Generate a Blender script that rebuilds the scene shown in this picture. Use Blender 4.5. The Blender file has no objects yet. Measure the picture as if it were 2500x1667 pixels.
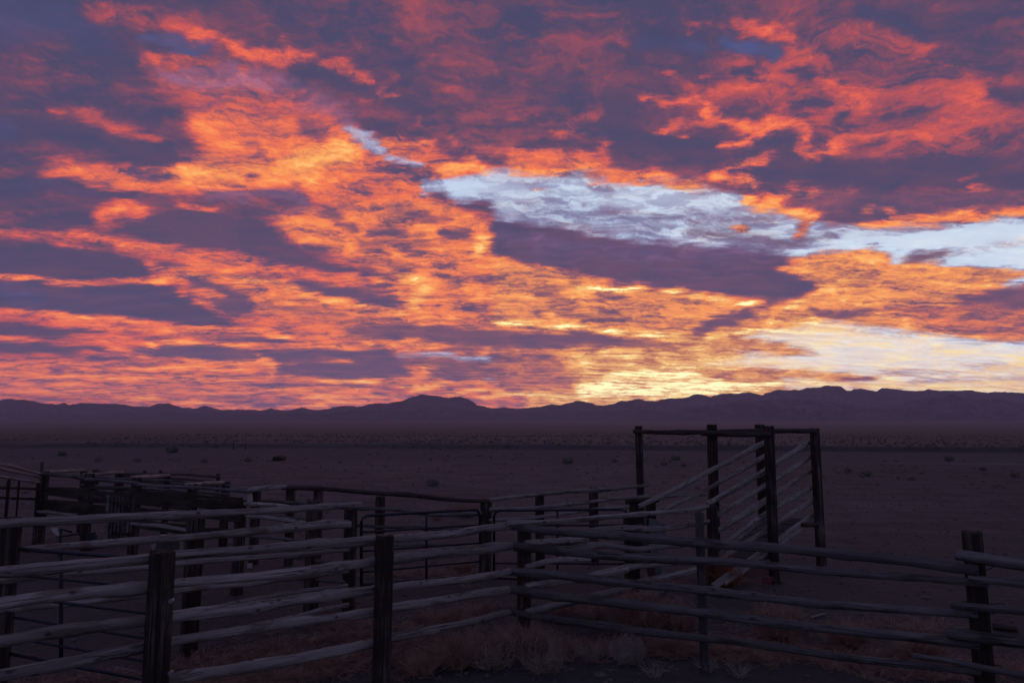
import bpy, bmesh, math, random
import numpy as np
from mathutils import Vector, Matrix, noise as mnoise

SC = bpy.context.scene
COL = SC.collection
R = math.radians

# ------------------------------------------------------------------ camera
FPX = 1667.0                      # focal length in photo pixels (24 mm on a 36 mm wide sensor)
CAM_H = 2.75
PITCH = math.atan((1025 - 833.5) / FPX)
cam_data = bpy.data.cameras.new('camera')
cam_data.sensor_width = 36.0
cam_data.lens = 24.0
cam_data.clip_start = 0.05
cam_data.clip_end = 200000.0
cam = bpy.data.objects.new('camera', cam_data)
cam.location = (0, 0, CAM_H)
cam.rotation_euler = (R(90) + PITCH, 0, 0)
COL.objects.link(cam)
SC.camera = cam
SC.view_settings.view_transform = 'Standard'
SC.view_settings.look = 'None'
SC.view_settings.exposure = 0.0
SC.view_settings.gamma = 1.0
SC.cycles.volume_bounces = 1
SC.cycles.max_bounces = 6
SC.cycles.diffuse_bounces = 2

_F = Vector((0, math.cos(PITCH), math.sin(PITCH)))
_U = Vector((0, -math.sin(PITCH), math.cos(PITCH)))

def ray(px, py):
    return _F + Vector((1, 0, 0)) * ((px - 1250) / FPX) + _U * ((833.5 - py) / FPX)

def at(px, py, Y):
    """world point seen at a photo pixel, at depth Y"""
    d = ray(px, py)
    return Vector((0, 0, CAM_H)) + d * (Y / d.y)

def gnd(px, py, z=0.0):
    d = ray(px, py)
    return Vector((0, 0, CAM_H)) + d * ((z - CAM_H) / d.z)

def lin(r, g, b, s=1.0):
    def f(c):
        c /= 255.0
        return (c / 12.92 if c <= 0.04045 else ((c + 0.055) / 1.055) ** 2.4) * s
    return (f(r), f(g), f(b), 1.0)
# ------------------------------------------------------------------ sky (world shader, laid out by azimuth and elevation)
AZ0, AZ1 = R(-40), R(40)
EL1 = R(34.5)
HAZE = 4.0e-5
NROW, NCOL = 84, 200
VPOW = 0.8

def _paint_fields():
    us = np.linspace(0, 1, NCOL)
    vs = np.linspace(0, 1, NROW)
    az = AZ0 + us * (AZ1 - AZ0)
    el = EL1 * vs ** (1 / VPOW)
    A, E = np.meshgrid(az, el)
    dx = np.sin(A) * np.cos(E); dy = np.cos(A) * np.cos(E); dz = np.sin(E)
    f = dy * math.cos(PITCH) + dz * math.sin(PITCH)
    up = -dy * math.sin(PITCH) + dz * math.cos(PITCH)
    X = 1250 + FPX * dx / f
    Y = 833.5 - FPX * up / f
    L = np.full_like(X, 0.29); C = np.zeros_like(X)
    G = 0.08 + 0.5 * np.exp(-((X - 1500) / 1250) ** 2 - ((Y - 960) / 420) ** 2) + 0.38 * np.exp(-((X - 1900) / 480) ** 2 - ((Y - 960) / 170) ** 2)
    L += 0.32 * np.clip((Y - 480) / 350, 0, 1)
    st = {'L': L, 'C': C, 'G': G}

    def apply(m, Lv, Cv, Gv, a):
        m = m * a
        if Lv is not None:
            st['L'] = st['L'] * (1 - m) + Lv * m
            if Cv is None: Cv = 0.0
        if Cv is not None:
            st['C'] = st['C'] * (1 - m) + Cv * m
        if Gv is not None:
            st['G'] = st['G'] * (1 - m) + Gv * m

    OFF = {0: (0, 0), 1: (1250, 0), 2: (0, 500), 3: (1250, 500)}
    K = 1.8816
    def cv(q, pts):
        ox, oy = OFF[q]
        return [(ox + x / K, oy + y / K) for x, y in pts]

    def seg_d(x0, y0, x1, y1, asp):
        ddx, ddy = x1 - x0, (y1 - y0) * asp
        l2 = ddx * ddx + ddy * ddy + 1e-9
        t = np.clip(((X - x0) * ddx + (Y - y0) * asp * ddy) / l2, 0, 1)
        return np.hypot(X - x0 - t * ddx, (Y - y0) * asp - t * ddy)

    def S(q, pts, w, L=None, C=None, G=None, soft=None, a=1.0):
        p = cv(q, pts); w = w / K
        if soft is None: soft = 0.55 * w + 6
        d = np.full_like(X, 1e9)
        if len(p) == 1: p = [p[0], (p[0][0] + 1, p[0][1])]
        for (x0, y0), (x1, y1) in zip(p[:-1], p[1:]):
            d = np.minimum(d, seg_d(x0, y0, x1, y1, 1.0))
        m = np.clip((w + soft * 0.5 - d) / soft, 0, 1)
        m = m * m * (3 - 2 * m)
        apply(m, L, C, G, a)

    def P(q, pts, L=None, C=None, G=None, soft=26, a=1.0):
        p = cv(q, pts)
        d = np.full_like(X, 1e9); inside = np.zeros(X.shape, bool)
        n = len(p)
        for i in range(n):
            x0, y0 = p[i]; x1, y1 = p[(i + 1) % n]
            d = np.minimum(d, seg_d(x0, y0, x1, y1, 1.0))
            c = ((y0 > Y) != (y1 > Y))
            with np.errstate(divide='ignore', invalid='ignore'):
                xi = x0 + (Y - y0) * (x1 - x0) / ((y1 - y0) if y1 != y0 else 1e-9)
            inside ^= c & (X < xi)
        sd = np.where(inside, d, -d)
        m = np.clip((sd + soft * 0.5) / soft, 0, 1)
        m = m * m * (3 - 2 * m)
        apply(m, L, C, G, a)

    # ---- upper left
    S(0, [(-200, 0), (150, 60), (330, 130)], 210, L=.12, C=.45, G=.02, soft=160)
    S(0, [(-200, 600), (60, 590)], 60, L=.1, C=.45, G=.02, soft=60)
    S(0, [(100, 330), (500, 400), (800, 520)], 90, L=.24, G=.08, soft=90)
    S(0, [(760, 340), (1100, 370), (1450, 490), (1560, 560)], 84, L=.4, C=.62, G=.3, soft=90)
    S(0, [(1300, 60), (1900, 120), (2352, 60)], 150, L=.33, G=.09, soft=80)
    S(0, [(900, 430), (1200, 450), (1500, 560)], 46, L=.55, C=.25, G=.27, soft=90)
    S(0, [(380, -20), (700, 60), (1000, 190), (1300, 260)], 40, L=.5, G=.16, soft=60, a=.8)
    S(0, [(60, 300), (420, 330), (800, 470)], 50, L=.4, G=.14, soft=80)
    S(0, [(640, 150), (760, 175), (930, 235)], 34, L=.2, C=.8, G=.08)
    S(0, [(700, 220), (760, 250)], 30, L=.1, C=.2, G=.05)
    S(0, [(420, 20), (700, 75), (880, 140)], 36, L=.66, G=.12, soft=40)
    S(0, [(880, 150), (1050, 205), (1180, 250)], 26, L=.82, G=.22)
    S(0, [(1100, 230), (1250, 262), (1400, 240)], 34, L=.85, G=.25)
    S(0, [(1290, 160), (1360, 185)], 20, L=.68, G=.18)
    S(0, [(1480, 285), (1600, 318), (1690, 370)], 26, L=.82, G=.22)
    S(0, [(1420, 310), (1560, 370), (1700, 420), (1900, 490), (2080, 590)], 30, L=.04, G=.12)
    S(0, [(1760, 430), (1820, 440)], 20, L=.7, G=.22)
    S(0, [(1930, 560), (2040, 585)], 18, L=.66, G=.25)
    S(0, [(1640, 468), (1740, 486)], 8, L=.85, G=.25, soft=8)
    S(0, [(640, 280), (760, 262), (800, 285)], 14, L=.78, G=.2, soft=12)
    S(0, [(820, 252), (900, 275), (1010, 285)], 11, L=.78, G=.2, soft=12)
    S(0, [(1110, 320), (1150, 335)], 6, L=.8, G=.25, soft=8)
    S(0, [(2000, 380), (2120, 410)], 16, L=.45, G=.14)
    S(0, [(2060, 310), (2300, 360)], 20, L=.42, G=.12)
    S(0, [(160, 410), (210, 425)], 14, L=.45, G=.12)
    S(0, [(245, 500), (290, 505)], 12, L=.7, G=.18, soft=10)
    S(0, [(120, 560), (480, 640), (860, 720)], 52, L=.05, G=.08, soft=40)
    S(0, [(350, 505), (500, 550), (700, 622), (860, 680)], 12, L=.72, G=.2, soft=18)
    P(0, [(850, 510), (1100, 480), (1400, 560), (1560, 590), (1760, 640), (2100, 740), (2352, 770), (2352, 840),
          (2000, 830), (1960, 950), (1500, 960), (1300, 870), (900, 880), (600, 885), (350, 840), (180, 790),
          (240, 745), (500, 765), (850, 740), (960, 690), (900, 600)], L=.72, G=.38, soft=40)
    S(0, [(850, 790), (1150, 790), (1450, 750), (1600, 700)], 60, L=.92, G=.58, soft=60)
    S(0, [(1380, 740), (1560, 690)], 40, L=.95, G=.68, soft=50)
    S(0, [(1380, 560), (1470, 620)], 42, L=.32, G=.3)
    for p in ((1120, 655), (1160, 700), (1210, 742), (700, 800), (450, 845), (1130, 815)):
        S(0, [p, (p[0] + 40, p[1] + 5)], 16, L=.25, G=.35, soft=16)
    S(0, [(1620, 600), (1700, 650), (1750, 690)], 34, L=.5, C=.75, G=.5)
    S(0, [(1790, 728), (1930, 748)], 15, C=.95, G=.48)
    S(0, [(1780, 655), (1980, 672)], 18, L=.9, G=.5)
    S(0, [(2040, 765), (2200, 745), (2240, 780)], 24, L=.92, G=.58)
    S(0, [(1960, 860), (2150, 840), (2352, 800)], 40, C=.85, G=.55)
    S(0, [(2080, 880), (2352, 880)], 40, C=.98, G=.58)
    S(0, [(2100, 650), (2352, 680)], 40, L=.45, G=.28)
    S(0, [(2000, 560), (2352, 540)], 40, L=.32, G=.15)
    S(0, [(0, 850), (250, 845), (420, 890), (640, 905)], 34, L=.06, C=.3, G=.05)
    S(0, [(640, 890), (780, 930)], 24, L=.2, C=.2, G=.2)
    S(0, [(950, 900), (1300, 895), (1400, 930)], 30, L=.3, C=.5, G=.25)
    # ---- upper right
    S(1, [(0, 100), (500, 200)], 150, L=.34, G=.09, soft=80)
    P(1, [(1050, 200), (1700, 100), (2300, 400), (2400, 620), (2000, 740), (1500, 690), (1250, 520), (900, 480), (800, 420)], L=.54, G=.14, soft=70)
    P(1, [(1400, 60), (1700, 60), (1800, 330), (1500, 300)], L=.48, G=.12, soft=60)
    S(1, [(600, 190), (860, 215)], 44, L=.15, C=.5, G=.04, soft=40)
    S(1, [(980, 190), (1110, 215), (1210, 240)], 36, L=.1, C=.85, G=.06, soft=34)
    S(1, [(1620, 10), (1760, 80), (1880, 190)], 30, L=.12, C=.4, G=.03, soft=34)
    S(1, [(1270, 345), (1390, 350)], 22, L=.05, G=.06)
    S(1, [(1020, 350), (1120, 360)], 22, L=.05, G=.06)
    S(1, [(480, 470), (520, 640), (880, 690)], 60, L=.04, G=.12, soft=46)
    S(1, [(1150, 770), (1500, 800), (1900, 770), (2352, 830)], 56, L=.06, G=.12, soft=46)
    S(1, [(1280, 680), (1290, 760)], 26, L=.05, G=.15)
    S(1, [(2180, 400), (2352, 430)], 34, L=.1, G=.05)
    S(1, [(1300, 480), (1480, 460)], 24, L=.1, G=.1)
    S(1, [(1520, 540)], 26, L=.1, G=.1)
    for pts, w, l, g in (([(795, 105), (850, 108)], 14, .8, .18), ([(790, 165), (830, 170)], 12, .75, .18), ([(910, 100), (940, 95)], 12, .7, .15),
                         ([(970, 140)], 14, .7, .15), ([(1040, 100), (1150, 135), (1300, 165)], 25, .82, .18), ([(1250, 268), (1330, 245), (1440, 245)], 20, .72, .16),
                         ([(1820, 245), (1905, 252)], 13, .85, .18), ([(1950, 287), (2020, 290)], 11, .85, .2), ([(715, 320), (770, 345)], 15, .82, .2),
                         ([(865, 350), (885, 352)], 9, .9, .22), ([(615, 455), (720, 492), (850, 485)], 17, .85, .24), ([(950, 410), (1080, 405), (1230, 375)], 11, .75, .2),
                         ([(830, 425), (930, 430)], 10, .75, .2), ([(885, 515), (960, 550), (1080, 600), (1160, 606)], 24, .92, .32),
                         ([(1180, 560), (1320, 560), (1350, 620)], 26, .92, .32), ([(960, 672), (1090, 665)], 19, .95, .38), ([(1130, 690), (1200, 690)], 14, .8, .32),
                         ([(1010, 750), (1160, 725)], 16, .92, .4), ([(950, 800), (1090, 820), (1100, 840)], 28, .95, .46), ([(1310, 675), (1400, 712), (1560, 650)], 20, .86, .32),
                         ([(1560, 640), (1800, 610)], 18, .72, .26), ([(1500, 460), (1600, 480)], 34, .66, .2), ([(630, 600), (700, 605), (800, 630)], 10, .9, .3),
                         ([(720, 570), (800, 575)], 10, .75, .25), ([(820, 565), (900, 560)], 8, .8, .25), ([(200, 600), (390, 590), (430, 640), (430, 700)], 16, .6, .24),
                         ([(0, 525), (120, 500)], 14, .5, .16), ([(130, 545), (380, 548)], 12, .5, .18), ([(1900, 590), (2200, 560), (2352, 540)], 16, .62, .18),
                         ([(0, 710), (200, 715), (430, 745)], 26, .66, .36), ([(1900, 650), (2100, 660)], 30, .55, .18), ([(2050, 790), (2130, 800)], 12, .6, .2),
                         ([(1150, 925), (1280, 885), (1380, 880)], 24, .95, .46), ([(1500, 925), (1570, 905), (1640, 930)], 26, .97, .45), ([(1860, 922), (1980, 893)], 10, .85, .35),
                         ([(1840, 855), (1890, 852)], 7, .85, .32), ([(2100, 862), (2170, 858)], 9, .75, .3), ([(2200, 905), (2280, 900)], 7, .75, .3), ([(1690, 935), (1760, 930)], 12, .85, .4)):
        S(1, pts, w, L=l, G=g, soft=0.5 * w / 1.88 + 5)
    P(1, [(-60, 800), (300, 770), (500, 840), (900, 840), (1020, 990), (-60, 990)], L=.5, C=.86, G=.6, soft=60)
    S(1, [(0, 770), (180, 775), (400, 780), (560, 830), (700, 815)], 17, L=.9, G=.56, soft=26)
    S(1, [(720, 855), (900, 875)], 18, L=.9, G=.62, soft=20)
    S(1, [(780, 830), (860, 835)], 12, L=.1, G=.35, soft=12)
    S(1, [(90, 860), (170, 885)], 14, L=.85, G=.6, soft=14)
    S(1, [(380, 860), (450, 875)], 12, L=.75, G=.45, soft=14)
    # ---- lower left
    P(2, [(-200, -60), (400, -40), (480, 60), (420, 100), (250, 110), (-200, 90)], L=.2, G=.1, soft=30)
    S(2, [(-200, 50), (120, 50)], 24, L=.35, G=.15)
    P(2, [(560, 100), (680, 60), (830, 20), (1000, 50), (1230, 110), (1320, 190), (1500, 260), (1700, 320), (1750, 375), (1600, 360), (1300, 285), (1050, 225), (850, 200), (650, 160)], L=.05, G=.2, soft=18)
    P(2, [(1180, 20), (1450, 10), (1520, 60), (1350, 60)], L=.3, C=.5, G=.28, soft=20)
    S(2, [(470, 60), (560, 20), (640, 30)], 36, L=.85, G=.32, soft=24)
    S(2, [(830, 5), (900, 20), (1000, 15)], 9, L=.9, G=.4, soft=8)
    S(2, [(-200, 100), (300, 138), (600, 160), (800, 192)], 14, L=.85, G=.35, soft=14)
    S(2, [(250, 180), (340, 195)], 16, L=.7, G=.3, soft=14)
    P(2, [(-200, 140), (150, 170), (300, 205), (480, 215), (560, 262), (740, 285), (640, 320), (400, 338), (150, 325), (-200, 290)], L=.0, G=.1, soft=14)
    S(2, [(560, 190), (900, 240), (1300, 290), (1650, 355)], 24, L=.74, G=.36, soft=20)
    S(2, [(680, 280), (760, 300), (1000, 270), (1250, 310)], 16, L=.75, G=.42, soft=18)
    P(2, [(-200, 340), (400, 372), (780, 380), (900, 450), (1080, 565), (850, 552), (600, 520), (400, 508), (150, 486), (-200, 470)], L=.05, C=.25, G=.12, soft=12)
    S(2, [(-200, 400), (150, 420)], 30, L=.05, C=.5, G=.06, soft=30)
    P(2, [(820, 330), (950, 335), (1150, 420), (1180, 500), (1100, 520), (1000, 490), (900, 420)], L=.18, G=.35, soft=14)
    P(2, [(1230, 50), (1500, 20), (1750, -20), (2000, -30), (2250, 70), (2400, 250), (2400, 560), (2100, 540), (1900, 560), (1500, 525), (1180, 500), (1150, 420),
          (1000, 340), (1300, 380), (1600, 480), (1880, 500), (1950, 400), (1740, 330), (1700, 270), (1350, 170)], L=.68, G=.5, soft=20)
    P(2, [(1340, 345), (1600, 385), (1800, 415), (1870, 450), (1800, 472), (1600, 440), (1400, 395)], L=.06, G=.35, soft=12)
    S(2, [(-200, 300), (200, 345), (500, 357), (740, 362), (850, 335)], 11, L=1, G=.5, soft=9)
    S(2, [(700, 345), (800, 330)], 18, L=.95, G=.52, soft=16)
    S(2, [(850, 318), (1050, 328), (1300, 365), (1450, 420), (1700, 475), (1850, 488), (1905, 462), (1850, 390)], 12, L=1, G=.64, soft=12)
    S(2, [(1600, 330), (1760, 360), (1850, 400)], 9, L=.9, G=.55, soft=10)
    S(2, [(1850, 330), (1960, 400), (1900, 440)], 26, L=.95, G=.66, soft=20)
    S(2, [(900, 400), (1020, 420)], 9, L=.85, G=.45, soft=9)
    S(2, [(820, 425), (970, 470)], 9, L=.8, G=.42, soft=9)
    S(2, [(1250, 470), (1450, 490), (1580, 510)], 12, L=.35, G=.45, soft=10)
    for pts, w, l, g in (([(1700, 130), (1850, 135)], 20, .15, .35), ([(2040, 130), (2150, 140)], 22, .12, .35), ([(1560, 100), (1640, 120)], 18, .2, .35), ([(1900, 60), (2050, 70)], 26, .3, .4),
                         ([(1870, 215), (1940, 215)], 9, .15, .4), ([(1750, 270), (1890, 290)], 14, .25, .45), ([(1410, 195), (1490, 205)], 10, .2, .35), ([(2050, 350), (2130, 360)], 12, .2, .5),
                         ([(1480, 45), (1560, 60)], 16, .3, .35), ([(2080, 465), (2230, 480)], 10, .3, .5), ([(2220, 170), (2200, 210)], 24, .97, .72), ([(1660, 180), (1760, 200)], 16, .25, .4)):
        S(2, pts, w, L=l, G=g, soft=10)
    S(2, [(-200, 490), (400, 512), (800, 552), (1050, 580), (1350, 612)], 12, L=.97, G=.5, soft=9)
    S(2, [(250, 540), (700, 575), (1000, 610)], 12, L=.75, G=.42, soft=10)
    P(2, [(-200, 540), (250, 562), (480, 590), (300, 612), (-200, 600)], L=.08, G=.15, soft=10)
    P(2, [(-200, 622), (150, 640), (500, 658), (350, 685), (-200, 680)], L=.1, G=.18, soft=8)
    S(2, [(-200, 612), (350, 615), (600, 625)], 6, L=.85, G=.4, soft=6)
    P(2, [(900, 602), (1200, 606), (1400, 645), (1250, 652), (1050, 625)], L=.1, G=.32, soft=8)
    P(2, [(560, 668), (720, 642), (900, 637), (1150, 668), (1700, 668), (1850, 690), (1950, 730), (1880, 800), (1600, 805), (1300, 790), (1200, 742), (980, 732), (850, 700), (650, 690)], L=.12, G=.38, soft=10)
    S(2, [(400, 705), (700, 715)], 10, L=.15, C=.3, G=.2, soft=8)
    P(2, [(1550, 560), (1900, 542), (2400, 590), (2400, 665), (2150, 655), (1950, 620), (1600, 600)], L=.14, G=.48, soft=12)
    P(2, [(1900, 700), (2400, 670), (2400, 800), (2000, 790)], L=.28, G=.5, soft=14)
    S(2, [(500, 655), (680, 655), (760, 630), (1000, 633), (1200, 655), (1500, 664), (1700, 645), (1900, 625)], 7, L=1, G=.55, soft=6)
    S(2, [(1700, 645), (2000, 655), (2240, 686)], 8, L=1, G=.68, soft=7)
    S(2, [(1830, 693), (2050, 692), (2280, 720)], 10, L=.4, C=.9, G=.5, soft=8)
    S(2, [(2230, 797), (2400, 803)], 5, L=.4, C=.7, G=.55, soft=6)
    P(2, [(-200, 700), (400, 715), (1180, 745), (1300, 800), (2400, 830), (2400, 960), (-200, 960)], L=.52, G=.4, soft=14)
    P(2, [(-200, 850), (400, 850), (900, 880), (900, 960), (-200, 960)], L=.6, G=.34, soft=24, a=.8)
    S(2, [(1200, 705), (1245, 730), (1240, 790)], 20, L=.8, G=.55, soft=14)
    for pts, w, l, g in (([(-200, 718), (300, 735), (800, 758), (1180, 768)], 4.5, .9, .45), ([(-200, 770), (400, 790), (900, 800)], 5, .88, .45), ([(1300, 796), (1700, 818), (2150, 848), (2400, 872)], 6, 1, .68),
                         ([(300, 812), (900, 835), (1700, 852)], 4.5, .9, .52), ([(1750, 825), (1950, 828), (2060, 812)], 5, .95, .62), ([(200, 850), (900, 862), (1700, 872)], 4, .85, .5),
                         ([(450, 790), (900, 795)], 8, .3, .32), ([(500, 840), (1200, 850)], 5, .35, .36), ([(1900, 850), (2300, 890)], 5, .95, .66), ([(1400, 880), (1850, 885)], 4, .9, .6), ([(2200, 750), (2400, 758)], 5, .92, .6),
                         ([(1860, 728), (1960, 738)], 4, .85, .52), ([(1880, 755), (1970, 790)], 5, .8, .5), ([(230, 755), (280, 765)], 14, .15, .25), ([(850, 715), (970, 730)], 8, .75, .45)):
        S(2, pts, w, L=l, G=g, soft=5)
    rs = np.random.default_rng(4)
    for k in range(34):
        yv = rs.uniform(560, 930) if k % 3 else rs.uniform(700, 930)
        x0 = rs.uniform(-250, 1900); ln = rs.uniform(250, 900); sl = rs.uniform(.01, .05) + (930 - yv) * .00005
        lit_ = rs.random() < .55
        S(2, [(x0, yv), (x0 + ln * .5, yv + ln * sl * .5), (x0 + ln, yv + ln * sl * 1.25)], rs.uniform(3, 6), L=.95 if lit_ else .2, G=.56 if lit_ else .36, soft=5, a=rs.uniform(.45, .8))
    # ---- lower right
    P(3, [(-80, -60), (1000, -60), (1250, 50), (1650, 120), (2000, 80), (2500, 40), (2500, 380), (2200, 420), (1950, 300), (1750, 290), (1760, 220), (1600, 195), (1400, 222),
          (1250, 242), (900, 200), (500, 165), (200, 95), (-80, 50)], L=.4, C=.98, G=.66, soft=34)
    P(3, [(-80, -60), (900, -60), (1300, 70), (1500, 160), (1250, 230), (900, 200), (500, 165), (200, 95), (-80, 50)], L=.3, C=.86, G=.64, soft=50)
    S(3, [(60, 30), (300, 50), (700, 110)], 34, L=.1, C=.74, G=.56, soft=34)
    S(3, [(830, 100), (1000, 150), (1250, 190), (1450, 150)], 34, L=.1, C=.5, G=.5, soft=30)
    S(3, [(900, 90), (1050, 60), (1180, 80)], 24, L=.2, C=.62, G=.5, soft=26)
    for p in ((150, 10), (420, 40), (650, 60), (330, 100), (560, 130), (780, 40)):
        S(3, [p, (p[0] + 110, p[1] + 14)], 16, L=.15, C=.66, G=.5, soft=22)
    S(3, [(500, 165), (760, 195)], 10, C=1, G=.78, soft=12)
    S(3, [(1250, 225), (1500, 170)], 12, C=1, G=.72, soft=14)
    P(3, [(1500, 120), (2000, 110), (2500, 60), (2500, 330), (2000, 260), (1750, 230), (1500, 200)], L=.4, C=1.0, G=.69, soft=40)
    S(3, [(1900, 230), (2352, 170)], 12, L=.8, C=.75, G=.74, soft=14)
    S(3, [(1000, 100), (1090, 108)], 9, L=.8, C=0, G=.6, soft=8)
    P(3, [(250, 690), (500, 650), (850, 640), (1250, 640), (1300, 960), (100, 960), (180, 860), (330, 800)], L=.66, C=0, G=.74, soft=90)
    P(3, [(1050, 600), (1200, 560), (1400, 525), (1650, 550), (1950, 590), (2200, 640), (2500, 625), (2500, 960), (1500, 960), (1000, 720)], L=.8, C=.88, G=.82, soft=50)
    S(3, [(700, 730), (1000, 730), (1300, 720)], 20, L=.9, C=.9, G=.9, soft=16)
    S(3, [(2000, 640), (2200, 665), (2500, 650)], 26, C=1, G=.7, soft=26)
    P(3, [(-80, 60), (0, 70), (250, 105), (500, 155), (800, 195), (1100, 215), (1260, 245), (1220, 300), (1400, 300), (1500, 345), (1430, 405), (1300, 432), (1150, 425), (900, 400),
          (500, 360), (250, 300), (-80, 230)], L=.06, C=.2, G=.26, soft=16)
    S(3, [(-60, 120), (300, 200), (800, 240), (1150, 250)], 34, L=.03, C=.5, G=.2, soft=50)
    S(3, [(1060, -20), (1250, 30), (1400, 55)], 24, L=.92, G=.6, soft=16)
    P(3, [(1250, -60), (2500, -60), (2500, 20), (2200, 30), (1900, 50), (1650, 60), (1400, 20)], L=.2, G=.3, soft=16)
    S(3, [(1620, 95), (1800, 80), (2000, 55), (2180, 55), (2500, 10)], 20, L=.96, G=.55, soft=16)
    S(3, [(1620, 20), (1750, 30)], 14, L=.9, G=.5, soft=12)
    S(3, [(1450, 45), (1560, 70), (1700, 60)], 22, L=.1, G=.28, soft=12)
    S(3, [(1350, 80), (1320, 145)], 20, L=.7, G=.5, soft=12)
    S(3, [(1370, 85), (1330, 110)], 9, L=.3, G=.4, soft=8)
    P(3, [(1200, 292), (1400, 225), (1650, 203), (1760, 240), (1710, 280), (1950, 280), (2200, 300), (2400, 312), (2150, 400), (2400, 372), (2500, 620), (2200, 622), (2000, 592),
          (1850, 570), (1600, 525), (1400, 520), (1200, 575), (1000, 560), (1150, 450), (1300, 440), (1480, 395)], L=.72, G=.62, soft=14)
    P(3, [(2040, 420), (2200, 390), (2500, 370), (2500, 480), (2100, 500)], L=.1, G=.4, soft=16)
    P(3, [(1700, 480), (1900, 450), (2500, 480), (2500, 600), (2200, 610), (1950, 570)], L=.5, G=.48, soft=20, a=.9)
    S(3, [(1820, 265), (1900, 240), (1990, 225)], 20, L=.2, C=.2, G=.5, soft=14)
    S(3, [(1375, 482), (1480, 510), (1560, 505), (1660, 485)], 13, L=.08, G=.5, soft=8)
    S(3, [(1820, 460), (1900, 455)], 10, L=.2, G=.5, soft=8)
    S(3, [(1600, 320), (1460, 370), (1250, 480)], 14, L=1, G=.74, soft=14)
    S(3, [(1200, 540), (1400, 530)], 14, L=.95, G=.78, soft=12)
    P(3, [(-80, 255), (80, 265), (250, 310), (500, 372), (900, 420), (1150, 452), (1050, 510), (850, 590), (500, 580), (200, 552), (-80, 540)], L=.7, G=.6, soft=12)
    S(3, [(840, 595), (940, 540), (1070, 512)], 22, L=.08, G=.5, soft=10)
    S(3, [(1040, 455), (1150, 465), (1240, 425)], 16, L=.2, G=.42, soft=12)
    S(3, [(100, 412), (240, 430)], 12, L=.15, G=.5, soft=8)
    S(3, [(400, 420), (530, 425)], 10, L=.15, G=.5, soft=8)
    S(3, [(110, 490), (160, 525)], 10, L=.2, G=.5, soft=8)
    S(3, [(200, 500), (320, 505)], 6, L=.3, G=.55, soft=6)
    S(3, [(680, 540), (790, 548)], 8, L=.3, G=.55, soft=8)
    S(3, [(280, 388), (560, 380), (760, 395), (950, 435), (1120, 455)], 7, L=1, G=.88, soft=7)
    S(3, [(-80, 540), (200, 558), (500, 585), (700, 605), (900, 606), (1100, 585)], 8, L=1, G=.95, soft=8)
    P(3, [(-80, 592), (350, 590), (650, 622), (810, 655), (700, 662), (400, 655), (160, 650), (-80, 660)], L=.12, G=.48, soft=12)
    P(3, [(-80, 660), (160, 650), (200, 700), (260, 760), (330, 800), (280, 850), (-80, 850)], L=.42, G=.52, soft=30)
    P(3, [(1500, 600), (1900, 620), (2500, 650), (2500, 740), (1500, 745), (1250, 700)], L=.8, C=.95, G=.8, soft=40)
    P(3, [(330, 670), (700, 665), (850, 640), (1050, 700), (800, 760), (700, 870), (350, 880), (280, 800)], L=.62, C=.0, G=.80, soft=70)
    P(3, [(400, 790), (900, 780), (1000, 860), (450, 890)], L=.74, G=.9, soft=60)
    S(3, [(330, 850), (600, 850), (900, 835), (1200, 815)], 26, L=.86, G=1, soft=34)
    S(3, [(450, 790), (700, 770), (1000, 780)], 14, L=.84, G=.93, soft=24)
    S(3, [(1300, 812), (1700, 835), (2500, 840)], 14, L=.8, C=.6, G=.92, soft=22)
    P(3, [(920, 620), (1050, 612), (1250, 640), (1400, 680), (1250, 695), (1050, 680)], L=.6, C=.15, G=.7, soft=9)
    P(3, [(850, 760), (1100, 745), (1400, 765), (1700, 792), (1600, 812), (1300, 800), (1000, 820)], L=.6, C=.1, G=.7, soft=8)
    S(3, [(1500, 795), (1650, 795)], 5, L=.15, G=.55, soft=5)
    S(3, [(1720, 768), (2000, 755), (2500, 735)], 8, L=.45, C=.25, G=.66, soft=7)
    S(3, [(1830, 806), (2100, 795), (2500, 785)], 7, L=.25, C=.2, G=.6, soft=6)
    S(3, [(1560, 838), (1700, 842)], 4, L=.5, C=.1, G=.66, soft=5)
    S(3, [(1950, 665), (2110, 662)], 5, L=.85, C=.2, G=.72, soft=6)
    S(3, [(-80, 860), (200, 880), (350, 900)], 8, L=.9, G=.85, soft=8)
    return us, vs, st['L'], st['C'], st['G']

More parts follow.
